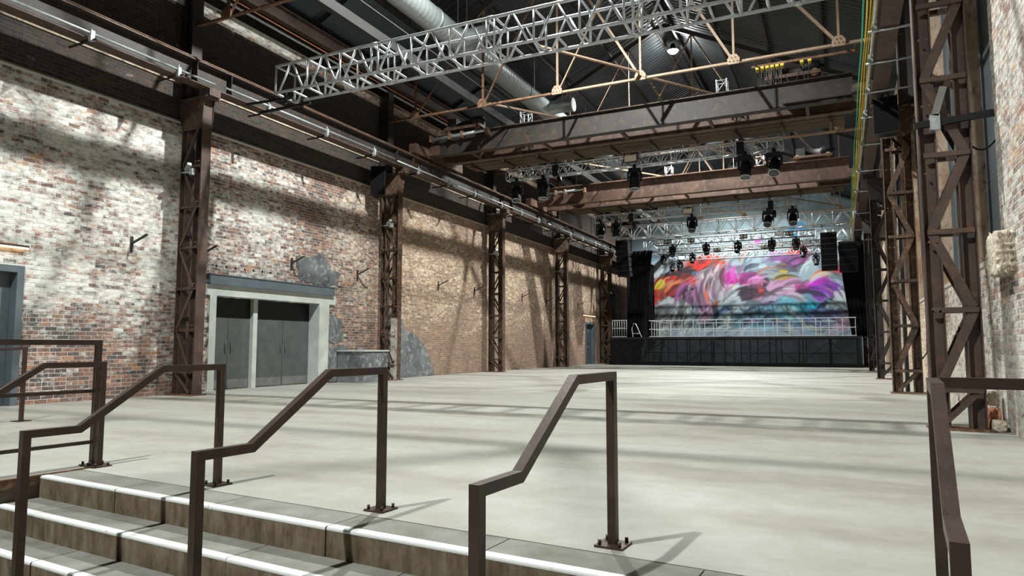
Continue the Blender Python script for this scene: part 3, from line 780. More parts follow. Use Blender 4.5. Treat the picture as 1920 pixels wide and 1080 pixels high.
# ------------------------------------------------------------------ lattice columns
def column(Y, side, label, top=7.1):
    s = 1 if side == 'left' else -1
    PH, LW = (0.98, 0.065) if side == 'left' else (1.10, 0.12)
    xin = -13.70 if side == 'left' else 1.21       # chord towards the hall
    xout = -14.20 if side == 'left' else 1.65      # chord at the wall
    m1 = 'steel' if Y < 15 else ('colrust' if Y < 22 or side == 'left' else 'darksteel')
    t = thing('lattice_column', ((xin + xout) / 2, Y, 0), label, 'column', 'rusty lattice columns along the %s wall' % side)
    yw = 0.26
    for x, w in ((xin, 0.22), (xout, 0.19)):
        build('chord', MB().ibeam((x, Y, 0.0), (x, Y, top), yw, w, 0.018, 0.014, (1, 0, 0)), m1, t)
    build('base_plate', MB().box(min(xin, xout) - 0.16, max(xin, xout) + 0.16, Y - 0.22, Y + 0.22, 0, 0.03), 'rust', t)
    for sy in (-1, 1):
        y = Y + sy * 0.14; z = 0.55; k = 0
        while z < top - 0.5:
            build('batten', MB().angle((xout - s * 0.06, y, z), (xin + s * 0.06, y, z), 0.07), m1, t)
            zn = min(z + PH, top - 0.45)
            a, b = (xout, xin) if k % 2 else (xin, xout)
            build('lacing_bar', MB().bar((a, y, z + 0.03), (b, y, zn - 0.03), LW, 0.016, (0, 1, 0)), m1, t)
            for (rx, rz) in ((a, z + 0.1), (b, zn - 0.1)):
                pass
            z += PH; k += 1
        build('lacing_bar', MB().bar((xin, y, 0.06), (xout, y, 0.52), 0.075, 0.014, (0, 1, 0)), m1, t)
        g = build('gusset', MB().poly([(xin + s * 0.10, y, top - 0.75), (xin + s * 0.16, y, top), (xout - s * 0.22, y, top), (xout - s * 0.12, y, top - 0.6), (xout, y, top - 0.75)], 0.014, (0, sy, 0)), m1, t)
    for sy in (-1, 1):
        for k in range(6):
            zz = 0.65 + k * 0.98
            b_ = MB()
            for dx in (-0.045, 0.045): b_.cyl((xin + dx, Y + sy * 0.145, zz), (xin + dx, Y + sy * 0.175, zz), 0.016, 6)
            build('bolt_pair', b_, 'rust', t)
    build('cap_plate', MB().box(min(xin, xout) - 0.14, max(xin, xout) + 0.28 if s > 0 else max(xin, xout) + 0.14, Y - 0.2, Y + 0.2, top, top + 0.03) if s > 0 else MB().box(min(xin, xout) - 0.28, max(xin, xout) + 0.14, Y - 0.2, Y + 0.2, top, top + 0.03), m1, t)
    build('bearing_block', MB().box(*( (-13.72, -13.36) if s > 0 else (0.90, 1.24)), Y - 0.16, Y + 0.16, top + 0.03, 7.30), m1, t)
    return t
LL = ['rusty lattice column by the pale concrete portal, nearest on the left', 'rusty lattice column with pale peeling foot, second on the left', 'third rusty lattice column along the left brick wall', 'fourth rusty lattice column along the left brick wall', 'last rusty lattice column on the left, beside the small far door']
RL = ['big brown lattice column closest on the right, by the right brick wall', 'rusty orange lattice column second on the right', 'dark lattice column third on the right', 'dark lattice column fourth on the right', 'dark lattice column farthest on the right beside the stage']
lcols = []
for i, Y in enumerate(COLY):
    c = column(Y, 'left', LL[i]); lcols.append(c)
    if i == 1:
        build('paint_coat', MB().box(-13.83, -13.57, Y - 0.138, Y - 0.132, 0.03, 2.1), 'oldpaint', c)['label'] = 'pale peeling paint on the foot'
    column(Y, 'right', RL[i])
    # short post between runway and roof
    t = build('roof_post', MB().ibeam((-14.22, Y, 7.2), (-14.22, Y, 10.4), 0.3, 0.34, 0.03, 0.03, (1, 0, 0)), 'darksteel'); tag(t, 'dark steel post rising from column to eaves on the left, %s from the viewer' % ORD[i], 'post', 'posts above the left columns')
    t = build('roof_post', MB().ibeam((1.7, Y, 7.2), (1.7, Y, 10.4), 0.3, 0.34, 0.03, 0.03, (1, 0, 0)), 'darksteel'); tag(t, 'dark steel post rising from column to eaves on the right, %s from the viewer' % ORD[i], 'post', 'posts above the right columns')

# crane runways
for side, x in (('left', -13.54), ('right', 1.06)):
    t = thing('crane_runway', (x, 24, 7.30), 'long rusty crane runway beam carried by the %s columns' % side, 'beam')
    y0, y1 = (1.0, YB)
    build('web', MB().box(x - 0.015, x + 0.015, y0, y1, 7.33, 7.83), 'girderdark', t)
    build('bottom_flange', MB().box(x - 0.17, x + 0.17, y0, y1, 7.30, 7.33), 'steel', t)
    build('top_flange', MB().box(x - 0.17, x + 0.17, y0, y1, 7.83, 7.86), 'steel', t)
    build('rail', MB().ibeam((x, y0, 7.91), (x, y1, 7.91), 0.08, 0.10, 0.02, 0.03), 'rust', t)
    b_ = MB()
    for Y in COLY:
        for dy in (-0.5, 0.5):
            build('stiffener', MB().box(x - 0.16, x + 0.16, Y + dy - 0.008, Y + dy + 0.008, 7.335, 7.825), 'girderdark', t)

# scaffold tubes clipped under the left runway
tubes = [(5.0, 11.25), (11.55, 18.6), (18.75, 25.2), (25.35, 31.8), (31.95, 38.2), (38.35, 44.2)]
for i, (a, b) in enumerate(tubes):
    x = -13.32
    t = thing('scaffold_tube', (x, a, 7.3), 'galvanised scaffold tube clipped along the left runway, %s from the viewer' % ORD[i], 'tube', 'scaffold tubes along the left runway')
    z = 7.40 + (0.03 if i % 2 else 0)
    build('tube', MB().cyl((x, a, z), (x, b, z), 0.026, 8), 'galv', t)
    n = 3
    for k in range(n):
        yy = a + (b - a) * (0.20 + 0.32 * k)
        cl = build('clamp', MB().box(x - 0.045, x + 0.045, yy - 0.04, yy + 0.04, 7.24, z + 0.05).cyl((x, yy, z), (x, yy, z + 0.12), 0.01, 6), 'galv', t)
        build('outrigger', MB().cyl((x - 0.75, yy + 0.02, 7.268), (x + 0.16, yy + 0.02, 7.268), 0.025, 8), 'darksteel', t)
# right side: scaffold tube and ropes
t = thing('scaffold_tube', (0.98, 10, 7.35), 'long galvanised scaffold tube under the right runway beside the ropes', 'tube')
build('tube', MB().cyl((0.80, 10, 7.40), (0.80, 47, 7.40), 0.026, 8), 'galv', t)
for yy in (14.6, 16.3, 18.2, 20.2, 23, 26.5, 30, 35, 40):
    cl = build('clamp', MB().box(0.755, 0.845, yy - 0.04, yy + 0.04, 7.24, 7.45).cyl((0.80, yy, 7.4), (0.80, yy, 7.54), 0.01, 6), 'galv', t)
    build('outrigger', MB().cyl((0.7, yy + 0.03, 7.268), (1.7, yy + 0.03, 7.268), 0.025, 8), 'galv', t)
for i, (x, mt, lab) in enumerate(((0.60, 'green', 'green rope running the length of the right runway'), (0.655, 'yellow', 'yellow rope next to the green rope'), (0.70, 'yellow', 'yellow rope second from the green rope'), (0.745, 'yellow', 'yellow rope farthest from the green rope'))):
    pts = []
    for k in range(61):
        y = 8 + k * 0.65; sag = 0.05 * math.sin(math.pi * ((y - 8) % 4) / 4)
        pts.append((x + 0.01 * math.sin(y * 1.3 + i), y, 7.44 - sag - 0.02 * i))
    o = build('rope', MB().tube(pts, 0.013, 6), mt, None, pts[0]); tag(o, lab, 'rope')

# ------------------------------------------------------------------ overhead cranes
def crane(Yf, hgt, label, front):
    t = thing('overhead_crane', (XC, Yf + 1.0, 7.95), label, 'crane', 'double girder overhead cranes')
    xa, xb = -13.0, 0.55
    z0 = 8.06; Yb = Yf + 1.15
    # front and back plate girders
    for Y, h, gm in ((Yf, hgt, front), (Yb, hgt * 0.8, 'girder')):
        g = build('girder', MB().ibeam((xa, Y, z0 + h / 2), (xb, Y, z0 + h / 2), 0.30, h, 0.025, 0.16), gm, t)
        build('flange_plate', MB().box(xa, xb, Y - 0.19, Y + 0.19, z0 + h, z0 + h + 0.02), gm, g)
        build('crab_rail', MB().box(xa + 0.4, xb - 0.4, Y - 0.03, Y + 0.03, z0 + h + 0.02, z0 + h + 0.09), 'rust', g)
    for x in (-13.54, 1.06):
        c = build('end_carriage', MB().box(x - 0.14, x + 0.14, Yf - 1.0, Yb + 1.2, 8.02, 8.36), 'girder', t)
        for y in (Yf - 0.75, Yb + 0.95):
            build('wheel', MB().lathe([(0.0, -0.06), (0.21, -0.06), (0.21, -0.045), (0.17, -0.045), (0.17, 0.045), (0.21, 0.045), (0.21, 0.06), (0.0, 0.06)], 16, (x, y, 8.13), 'X'), 'rust', c)
    for x in (xa - 0.24, xb + 0.24):
        for Y in (Yf, Yb): build('girder_seat', MB().box(x - 0.28, x + 0.28, Y - 0.14, Y + 0.14, 8.10, 8.45), 'girder', t)
    # timber walkway behind the back girder, on brackets
    for k in range(4):
        y = Yb + 0.20 + k * 0.27
        build('walkway_plank', MB().box(xa + 0.2, xb - 0.2, y, y + 0.255, 8.03 + random.uniform(0, .01), 8.075), 'wood', t)
    for k in range(10):
        x = xa + 0.6 + k * (xb - xa - 1.2) / 9
        build('walkway_bracket', MB().angle((x, Yb + 0.08, 7.99), (x, Yb + 1.30, 7.99), 0.08), 'girder', t)
        build('bracket_strut', MB().bar((x, Yb + 0.1, 7.90), (x, Yb + 0.6, 7.97), 0.04, 0.05), 'girder', t)
    for k in range(5):
        x = xa + 1.2 + k * (xb - xa - 2.4) / 4
        build('cross_tie', MB().bar((x, Yf + 0.1, z0 + 0.06), (x, Yb - 0.1, z0 + 0.06), 0.09, 0.09), 'girder', t)
    # outer end gallery bars on the near face
    b_ = MB().cyl((-13.2, Yf - 0.30, 8.62), (-10.9, Yf - 0.30, 8.70), 0.055, 10)
    ds = build('drive_shaft', b_, 'galv', t)
    for x in (-13.2, -12.4, -11.9, -10.9): build('shaft_bearing', MB().box(x - 0.04, x + 0.04, Yf - 0.38, Yf - 0.14, 8.54, 8.78), 'rust', ds)
    return t
crane(20.95, 0.70, 'nearer rusty overhead crane spanning the hall behind the big silver truss', 'girderdark')
crane(31.0, 0.86, 'farther orange-brown overhead crane spanning the hall nearer the stage', 'girder')

def crab(x, Y, z, label):
    t = thing('crane_crab', (x, Y, z), label, 'winch')
    build('frame', MB().box(x - 0.75, x + 0.75, Y - 0.12, Y + 1.28, z + 0.06, z + 0.16), 'girder', t)
    build('drum', MB().lathe([(0, -0.45), (0.26, -0.45), (0.26, -0.40), (0.19, -0.38), (0.19, 0.38), (0.26, 0.40), (0.26, 0.45), (0, 0.45)], 18, (x, Y + 0.6, z + 0.40), 'X'), 'darksteel', t)
    build('motor', MB().lathe([(0, -0.02), (0.15, 0), (0.17, 0.05), (0.17, 0.40), (0.13, 0.45), (0.04, 0.46), (0.04, 0.55), (0, 0.55)], 16, (x + 0.30, Y + 0.12, z + 0.34), 'X'), 'black', t)
    build('gearbox', MB().box(x - 0.66, x - 0.30, Y + 0.0, Y + 0.5, z + 0.16, z + 0.52), 'darksteel', t)
    for (dx, dy) in ((-.6, -.05), (.6, -.05), (-.6, 1.2), (.6, 1.2)):
        build('wheel', MB().lathe([(0, -0.04), (0.12, -0.04), (0.12, 0.04), (0, 0.04)], 14, (x + dx, Y + dy, z + 0.10), 'Y'), 'rust', t)
    return t
crab(-1.0, 20.9, 8.87, 'dark winch crab sitting on the right end of the nearer crane')
crab(-12.0, 20.9, 8.87, 'dark winch crab with pale drum on the left end of the nearer crane')
crab(-0.8, 30.95, 9.02, 'dark winch crab sitting on the right end of the farther crane')

# festoon cable with yellow trolleys
t = thing('cable_festoon', (-0.8, 19.75, 8.9), 'row of yellow cable trolleys with hanging loops below the roof truss at right', 'cable')
for q in (-1.9, 0.6): build('track_hanger', MB().bar((q, 19.78, 9.0), (q, 19.36, 9.06), 0.03, 0.03), 'rust', t)
build('track', MB().bar((-2.0, 19.75, 8.98), (0.7, 19.75, 8.98), 0.05, 0.06), 'rust', t)
tx = [-1.85, -1.72, -1.59, -1.46, -1.33, -1.20, -0.70, -0.50]
for k, x in enumerate(tx):
    build('cable_trolley', MB().box(x - 0.045, x + 0.045, 19.70, 19.80, 8.87, 8.945).cyl((x, 19.75, 8.80), (x, 19.75, 8.88), 0.025, 8), 'yellow', t)
    if k < len(tx) - 1:
        x2 = tx[k + 1]; pts = [(x + (x2 - x) * s_ / 12, 19.75 + 0.03 * math.sin(s_), 8.82 - 0.48 * math.sin(math.pi * s_ / 12)) for s_ in range(13)]
        build('cable_loop', MB().tube(pts, 0.011, 5), 'black', t)

# ------------------------------------------------------------------ aluminium trusses
def box_truss(name, x0, x1, Y, z0, z1, dep, panel, r, rb, label, dy=0.0, group='silver lighting trusses', detail=True):
    """square truss along X; dy = drift of the far end in Y"""
    t = thing(name, ((x0 + x1) / 2, Y + dep / 2, z0), label, 'truss', group)
    n = max(2, round((x1 - x0) / panel)); yy = lambda x: Y + dy * (x - x0) / (x1 - x0)
    for (oy, z) in ((0, z0), (dep, z0), (0, z1), (dep, z1)):
        build('chord', MB().cyl((x0, yy(x0) + oy, z), (x1, yy(x1) + oy, z), r, 8), 'alu', t)
    P = lambda x, oy, z: (x, yy(x) + oy, z)
    br = []
    for k in range(n + 1):
        x = x0 + (x1 - x0) * k / n
        xs = [x]
        if detail and k % 3 == 0 and 0 < k < n: xs = [x - 0.09, x + 0.09]
        for q in xs:
            for oy in (0, dep): br.append((P(q, oy, z0), P(q, oy, z1)))
            for z in (z0, z1): br.append((P(q, 0, z), P(q, dep, z)))
        if k < n:
            xm = x + (x1 - x0) / n / 2; xn = x + (x1 - x0) / n
            e = 0.12 if detail else 0
            for oy in (0, dep):
                br.append((P(x + e, oy, z0), P(xm - e / 4, oy, z1))); br.append((P(xm + e / 4, oy, z1), P(xn - e, oy, z0)))
            a, b = (0, dep) if k % 2 else (dep, 0)
            if detail: br.append((P(xm, 0, z0), P(xm, dep, z0)))
            else: br.append((P(x + e, a, z0), P(xn - e, b, z0)))
    for a, b in br: build('brace', MB().cyl(a, b, rb, 6), 'alu', t)
    if detail:
        for k in range(0, n + 1, 3):
            x = x0 + (x1 - x0) * k / n
            if 0 < k < n:
                for (oy, z) in ((0, z0), (dep, z0), (0, z1), (dep, z1)):
                    build('joint_sleeve', MB().cyl(P(x - 0.07, oy, z), P(x + 0.07, oy, z), r * 1.25, 8), 'alu', t)
    return t
bt = box_truss('box_truss', -12.13, 0.50, 12.0, 7.25, 7.92, 0.64, 1.0, 0.036, 0.027, 'big silver box truss crossing the top of the picture', 0.15)
BT1 = bt
t4 = box_truss('box_truss', -12.4, 0.85, 40.6, 7.78, 8.52, 0.64, 1.0, 0.034, 0.028, 'tall silver box truss over the front edge of the stage', 0, detail=False)
t5 = box_truss('box_truss', -12.2, 0.80, 46.6, 7.70, 8.44, 0.64, 1.0, 0.034, 0.028, 'tall silver box truss over the middle of the stage, behind the front one', 0, detail=False)
def hang(t, xs, Y, z):
    for x in xs:
        zr = EAVE + (RIDGE - EAVE) * (1 - abs(x - XC) / (XC - XL)) - 0.02
        build('suspension_wire', MB().cyl((x, Y, z), (x, Y, zr), 0.008, 5), 'darksteel', t)
def lad_truss(x0, x1, Y, z0, z1, dep, panel, label, r=0.028, rb=0.013):
    return box_truss('lighting_truss', x0, x1, Y, z0, z1, dep, panel, r, rb, label, 0, 'slim lighting trusses', False)
hang(BT1, (-2.0, -7.0), 12.3, 7.92); hang(t4, (-10.5, -2.0), 40.6, 8.52); hang(t5, (-10.5, -2.0), 46.6, 8.44)
lad_truss(-11.3, -1.45, 22.95, 7.45, 7.83, 0.32, 0.5, 'slim silver lighting truss hanging below the nearer crane')
lad_truss(-11.3, -1.60, 33.2, 7.50, 7.86, 0.32, 0.5, 'slim silver lighting truss hanging below the farther crane')
hang(lad_truss(-10.6, -1.2, 43.4, 7.62, 7.98, 0.32, 0.6, 'slim silver lighting truss first behind the stage front, high up', 0.03, 0.016), (-9.8, -5.9, -1.6), 43.72, 7.98)
hang(lad_truss(-10.9, -0.7, 45.2, 7.28, 7.62, 0.32, 0.6, 'slim silver lighting truss over the middle of the stage, just below the tall one', 0.03, 0.016), (-9.8, -5.9, -1.6), 45.52, 7.62)
hang(lad_truss(-10.9, -0.9, 48.9, 7.25, 7.62, 0.32, 0.6, 'slim silver lighting truss deepest over the stage by the mural', 0.03, 0.016), (-9.8, -5.9, -1.6), 49.22, 7.62)
# short tower pieces of truss standing on the cranes
for i, (x, y, z, lab) in enumerate(((-9.6, 21.1, 8.88, 'short stub of silver truss standing on the nearer crane below the duct'), (-3.0, 21.1, 8.88, 'short stub of silver truss standing on the nearer crane at right'), (-6.9, 31.1, 9.03, 'short stub of silver truss standing on the farther crane at centre'), (-2.9, 31.1, 9.03, 'short stub of silver truss standing on the farther crane at right'))):
    t = thing('truss_stub', (x, y, z), lab, 'truss', 'truss stubs on the cranes')
    d = 0.15
    for sx in (-d, d):
        for sy in (-d, d): build('chord', MB().cyl((x + sx, y + sy, z - 0.10), (x + sx, y + sy, z + 0.38), 0.024, 8), 'alu', t)
    for z_ in (z - 0.04, z + 0.34):
        for a, b in (((-d, -d), (d, -d)), ((d, -d), (d, d)), ((d, d), (-d, d)), ((-d, d), (-d, -d))): build('brace', MB().cyl((x + a[0], y + a[1], z_), (x + b[0], y + b[1], z_), 0.013, 6), 'alu', t)
    for a, b in (((-d, -d), (d, -d)), ((d, -d), (d, d)), ((-d, d), (-d, -d))):
        build('brace', MB().cyl((x + a[0], y + a[1], z - 0.04), (x + b[0], y + b[1], z + 0.34), 0.013, 6), 'alu', t)
# hanger frames that carry the big truss at its left end
t = thing('truss_hanger', (-11.9, 12.3, 6.7), 'dark steel hanger carrying the left end of the big silver truss', 'hanger')
for y in (12.05, 12.6): build('hanger_leg', MB().bar((-11.85, y, 6.95), (-11.85, y, 7.24), 0.06, 0.05), 'black', t)
build('crossbar', MB().bar((-12.9, 12.3, 6.98), (-11.3, 12.3, 6.98), 0.06, 0.06), 'black', t)
build('arm', MB().bar((-13.4, 12.3, 7.27), (-11.85, 12.3, 7.20), 0.05, 0.05), 'black', t)

# ------------------------------------------------------------------ hoists
def hoist(x, y, z_top, z_truss, label):
    t = thing('chain_hoist', (x, y, z_truss), label, 'hoist', 'black chain hoists holding the trusses')
    build('body', MB().box(x - 0.11, x + 0.11, y - 0.10, y + 0.10, z_top - 0.62, z_top - 0.22).box(x - 0.08, x + 0.08, y - 0.14, y + 0.14, z_top - 0.56, z_top - 0.28), 'black', t)
    build('top_hook', MB().tube([(x, y, z_top - 0.22), (x, y, z_top - 0.1), (x + 0.05, y, z_top - 0.03), (x, y, z_top + 0.02), (x - 0.05, y, z_top - 0.04)], 0.016, 6), 'black', t)
    zz = z_top - 0.62; k = 0; mb = MB()
    while zz > z_truss:
        d = (0.012, 0) if k % 2 else (0, 0.012)
        mb.tube([(x - d[0], y - d[1], zz), (x - d[0], y - d[1], zz - 0.05), (x + d[0], y + d[1], zz - 0.05), (x + d[0], y + d[1], zz), (x - d[0], y - d[1], zz)], 0.005, 4); zz -= 0.043; k += 1
    if mb.v: build('chain', mb, 'galv', t)
    build('chain_bag', MB().lathe([(0, 0), (0.08, 0.02), (0.10, 0.15), (0.085, 0.34), (0, 0.34)], 10, (x + 0.14, y, z_top - 1.0)), 'black', t)
for i, (x, y, zt, zb, lab) in enumerate(((-9.25, 22.95, 8.0, 7.83, 'chain hoist at the left part of the truss below the nearer crane'), (-2.75, 22.95, 8.0, 7.83, 'chain hoist at the right part of the truss below the nearer crane'),
        (-9.3, 33.2, 8.0, 7.86, 'chain hoist at the left part of the truss below the farther crane'), (-2.7, 33.0, 8.0, 7.86, 'chain hoist at the right part of the truss below the farther crane'))):
    hoist(x, y, zt, zb, lab)

# ------------------------------------------------------------------ moving lights
def proto_light():
    t = thing('moving_light', (0, 0, 0))
    build('clamp', MB().box(-0.05, 0.05, -0.04, 0.04, -0.10, 0.02).cyl((0, -0.07, 0.01), (0, 0.07, 0.01), 0.04, 8), 'black', t)
    build('base', MB().box(-0.18, 0.18, -0.14, 0.14, -0.24, -0.10).box(-0.15, 0.15, -0.16, 0.16, -0.22, -0.12), 'black', t)
    for s_ in (-1, 1): build('yoke_arm', MB().bar((s_ * 0.20, 0, -0.20), (s_ * 0.20, 0, -0.52), 0.13, 0.045, (1, 0, 0)), 'black', t)
    h = build('head', MB().lathe([(0, -0.26), (0.10, -0.25), (0.15, -0.18), (0.165, -0.02), (0.16, 0.12), (0.17, 0.22), (0.165, 0.25), (0, 0.25)], 16, (0, 0, 0)), 'black', t)
    l = build('lens', MB().lathe([(0, 0.258), (0.13, 0.256), (0.145, 0.25), (0.145, 0.24)], 16, (0, 0, 0)), 'lens', h)
    rg = build('bezel', MB().lathe([(0.145, 0.25), (0.145, 0.27), (0.165, 0.27), (0.168, 0.25)], 16, (0, 0, 0)), 'galv', h)
    h.location = (0, 0, -0.50); h.rotation_euler = (R(150), 0, 0)
    return t
PROTO = proto_light()
first = [True]
def mlight(x, y, z, rz, tilt, label, s=1.0):
    o = PROTO if first[0] else copy_tree(PROTO)
    first[0] = False
    o.location = (x, y, z); o.rotation_euler = (0, 0, rz); o.scale = (s, s, s)
    for c in o.children:
        if c.name.startswith('head'): c.rotation_euler = (tilt, 0, 0)
    tag(o, label, 'stage light', 'black moving head lights')
rows = [([(-10.85, 7.43), (-9.75, 7.43), (-6.3, 7.43), (-2.6, 7.43), (-1.72, 7.43)], 22.95, 'below the slim truss under the nearer crane', 1.1),
        ([(-10.9, 7.48), (-10.1, 7.48), (-6.3, 7.48), (-2.85, 7.48), (-1.78, 7.48)], 33.2, 'below the slim truss under the farther crane', 1.1),
        ([(-9.5, 7.60), (-7.4, 7.60), (-5.5, 7.60), (-3.55, 7.60), (-2.2, 7.60)], 43.4, 'below the slim truss just behind the stage front', 1.0),
        ([(-10.75, 7.24), (-10.2, 7.24), (-1.3, 7.24)], 48.9, 'below the deepest truss by the mural', 1.0),
        ([(-10.5, 7.26), (-8.6, 7.26), (-1.9, 7.26)], 45.2, 'below the slim truss over mid stage', 0.9)]
for xs, y, lab, s in rows:
    for i, (x, z) in enumerate(xs):
        mlight(x, y, z, random.uniform(-0.4, 0.4), R(random.choice([150, 165, 140, 175])), '%s moving head from the left %s' % (ORD[i], lab), s)

def flood(x, y, z, label, glass='softlens'):
    clampy = y + 0.2
    t = thing('flood_light', (x, y, z), label, 'stage light', 'box flood lights')
    build('case', MB().add([(x - .24, y - .10, z - .12), (x + .24, y - .10, z - .12), (x + .20, y + .16, z - .08), (x - .20, y + .16, z - .08), (x - .24, y - .10, z + .14), (x + .24, y - .10, z + .14), (x + .20, y + .16, z + .12), (x - .20, y + .16, z + .12)],
          [(0, 3, 2, 1), (4, 5, 6, 7), (0, 1, 5, 4), (1, 2, 6, 5), (2, 3, 7, 6), (3, 0, 4, 7)]), 'black', t)
    build('front_glass', MB().box(x - .21, x + .21, y - .112, y - .10, z - .10, z + .12), glass, t)
    build('clamp', MB().bar((x, y, z + .20), (x, clampy + 0.03, z + .20), 0.05, 0.04), 'black', t)
    build('yoke', MB().tube([(x - .26, y, z), (x - .26, y, z + .22), (x + .26, y, z + .22), (x + .26, y, z)], 0.014, 6), 'black', t)
flood(-6.35, 22.75, 7.62, 'box flood light with amber glass on the truss below the nearer crane')
flood(-6.45, 33.0, 7.62, 'box flood light with pale glass on the truss below the farther crane')
flood(-10.2, 43.2, 7.78, 'box flood light at the left of the slim truss behind the stage front', 'white')
flood(-3.1, 43.2, 7.80, 'box flood light at the right of the slim truss behind the stage front', 'white')
flood(-10.0, 48.7, 7.40, 'box flood light at the left of the deepest truss by the mural', 'white')
flood(-1.7, 45.0, 7.45, 'box flood light at the right of the slim truss over mid stage', 'white')
def blinder(x, y, z, label):
    t = thing('blinder_light', (x, y, z), label, 'stage light', 'two-lamp blinder lights')
    build('case', MB().box(x - .22, x + .22, y - .05, y + .10, z - .12, z + .12), 'black', t)
    build('clamp', MB().bar((x, y + .08, z + .02), (x, y + .24, z + .02), 0.05, 0.30), 'black', t)
    for s_ in (-1, 1): build('lamp', MB().lathe([(0, -.052), (0.05, -.060), (0.095, -.075), (0.098, -.05)], 12, (x + s_ * .11, y, z), 'Y'), 'blinder', t)
for i, (x, y, z) in enumerate(((-9.75, 43.2, 7.78), (-8.3, 43.2, 7.78), (-5.15, 43.2, 7.80), (-2.55, 43.2, 7.80))):
    blinder(x, y, z, '%s two-lamp blinder from the left on the slim truss behind the stage front' % ORD[i])
for i, (x, y, z) in enumerate(((-7.0, 45.02, 7.3), (-4.1, 45.0, 7.3))):
    blinder(x, y, z, '%s two-lamp blinder from the left on the slim truss over mid stage' % ORD[i])

# ------------------------------------------------------------------ ventilation duct
DX, DZ, DR = -10.86, 11.06, 0.38
t = thing('ventilation_duct', (DX, 22, DZ - DR), 'long round galvanised duct hung under the left roof slope', 'duct')
build('duct_run', MB().cyl((DX, 2, DZ), (DX, 37.4, DZ), DR, 28), 'duct', t)
for y in (7, 10.3, 13.6, 17, 20.3, 23.6, 27, 30.3, 33.6): build('coupling', MB().lathe([(DR, -0.05), (DR + 0.018, -0.05), (DR + 0.018, 0.05), (DR, 0.05)], 28, (DX, y, DZ), 'Y'), 'duct', t)
for y in (18.4, 25.6, 36.1):
    b_ = build('branch_outlet', MB().lathe([(0.33, 0.0), (0.26, 0.47), (0.26, 1.15), (0.28, 1.15), (0.28, 1.22)], 20, (DX + 0.13, y, DZ - 0.06), 'X'), 'duct', t)
    build('outlet_grille', MB().lathe([(0.28, 1.22), (0.0, 1.22)], 20, (DX + 0.13, y, DZ - 0.06), 'X'), 'darksteel', b_)
for y in range(6, 37, 3): build('hanger_rod', MB().cyl((DX + 0.3, y, DZ + 0.2), (DX + 0.3, y, 12.70), 0.008, 5), 'galv', t)
# longitudinal ties; the heavy one is thickened and placed to shade the left wall
o = build('roof_tie', MB().bar((-10.65, 2, 9.22), (-10.65, YB - 0.3, 9.22), 0.17, 0.26), 'tiedark', None, (-10.65, 26, 9.1)); tag(o, 'dark steel tie along the roof below the duct, thickened to shade the left wall', 'beam')
o = build('roof_tie', MB().cyl((-9.8, 2, 9.17), (-9.8, YB - 0.3, 9.17), 0.02, 6), 'darksteel', None, (-9.8, 26, 9.1)); tag(o, 'thin dark rod running the length of the roof beside the heavier tie', 'rod')

# ------------------------------------------------------------------ ridge lamps
for i, y in enumerate(LAMP_Y):
    x, z = XC + 0.05, 14.05
    lab = ['high bay lamp behind the viewer under the ridge', 'high bay lamp above the big silver truss, out of view', 'bright glowing high bay lamp in the roof between the cranes', 'high bay lamp under the ridge above the stage'][i]
    t = thing('high_bay_lamp', (x, y, z), lab, 'lamp', 'high bay lamps along the ridge')
    build('housing', MB().lathe([(0, 0.34), (0.09, 0.33), (0.12, 0.18), (0.26, 0.04), (0.27, 0.02), (0.25, 0.02), (0.11, 0.16), (0, 0.17)], 18, (x, y, z)), 'black', t)
    build('lamp_disc', MB().lathe([(0, -0.10), (0.12, -0.085), (0.2, -0.02), (0.235, 0.03), (0.0, 0.06)], 18, (x, y, z)), 'glow', t)
    build('suspension', MB().cyl((x, y, z + 0.33), (x, y, RIDGE - 0.1), 0.008, 5), 'black', t)
    L = bpy.data.lights.new('high_bay', 'SPOT'); L.energy = LAMP_W; L.color = (0.95, 1.0, 0.965); L.shadow_soft_size = 0.13
    L.spot_size = R(140); L.spot_blend = 0.45
    lo = bpy.data.objects.new('high_bay_light', L); COL.objects.link(lo); lo.location = (0, 0, -0.25); lo.parent = t
    L2 = bpy.data.lights.new('high_bay_spill', 'POINT'); L2.energy = LAMP_W * 0.035; L2.color = L.color; L2.shadow_soft_size = 0.20
    lo = bpy.data.objects.new('high_bay_spill', L2); COL.objects.link(lo); lo.location = (0, 0, -0.25); lo.parent = t

# ------------------------------------------------------------------ stage
SY, SZ, SX0, SX1 = 41.0, 1.70, -12.9, 0.95
t = thing('stage_platform', ((SX0 + SX1) / 2, SY + 4, 0), 'raised black stage platform in front of the mural', 'stage')
for k in range(9):
    xa = SX0 + (SX1 - SX0) * k / 9; xb = SX0 + (SX1 - SX0) * (k + 1) / 9
    for j in range(4):
        build('deck_panel', MB().box(xa + .004, xb - .004, SY + j * 2.3 + .004, SY + (j + 1) * 2.3 - .004, SZ - 0.10, SZ), 'black', t)
for k in range(10):
    x = min(max(SX0 + (SX1 - SX0) * k / 9, SX0 + .06), SX1 - .06)
    for j in range(3):
        y = SY + 0.25 + j * 4.3
        build('leg', MB().cyl((x, y, 0), (x, y, SZ - 0.1), 0.03, 6), 'galv', t)
        if k < 9:
            x2 = SX0 + (SX1 - SX0) * (k + 1) / 9
            if j == 0:
                build('stage_brace', MB().cyl((x, y, 0.15 if k % 2 else 1.4), (x2, y, 1.4 if k % 2 else 0.15), 0.018, 5), 'galv', t)
                build('ledger', MB().cyl((x, y, 0.75), (x2, y, 0.75), 0.018, 5), 'galv', t)
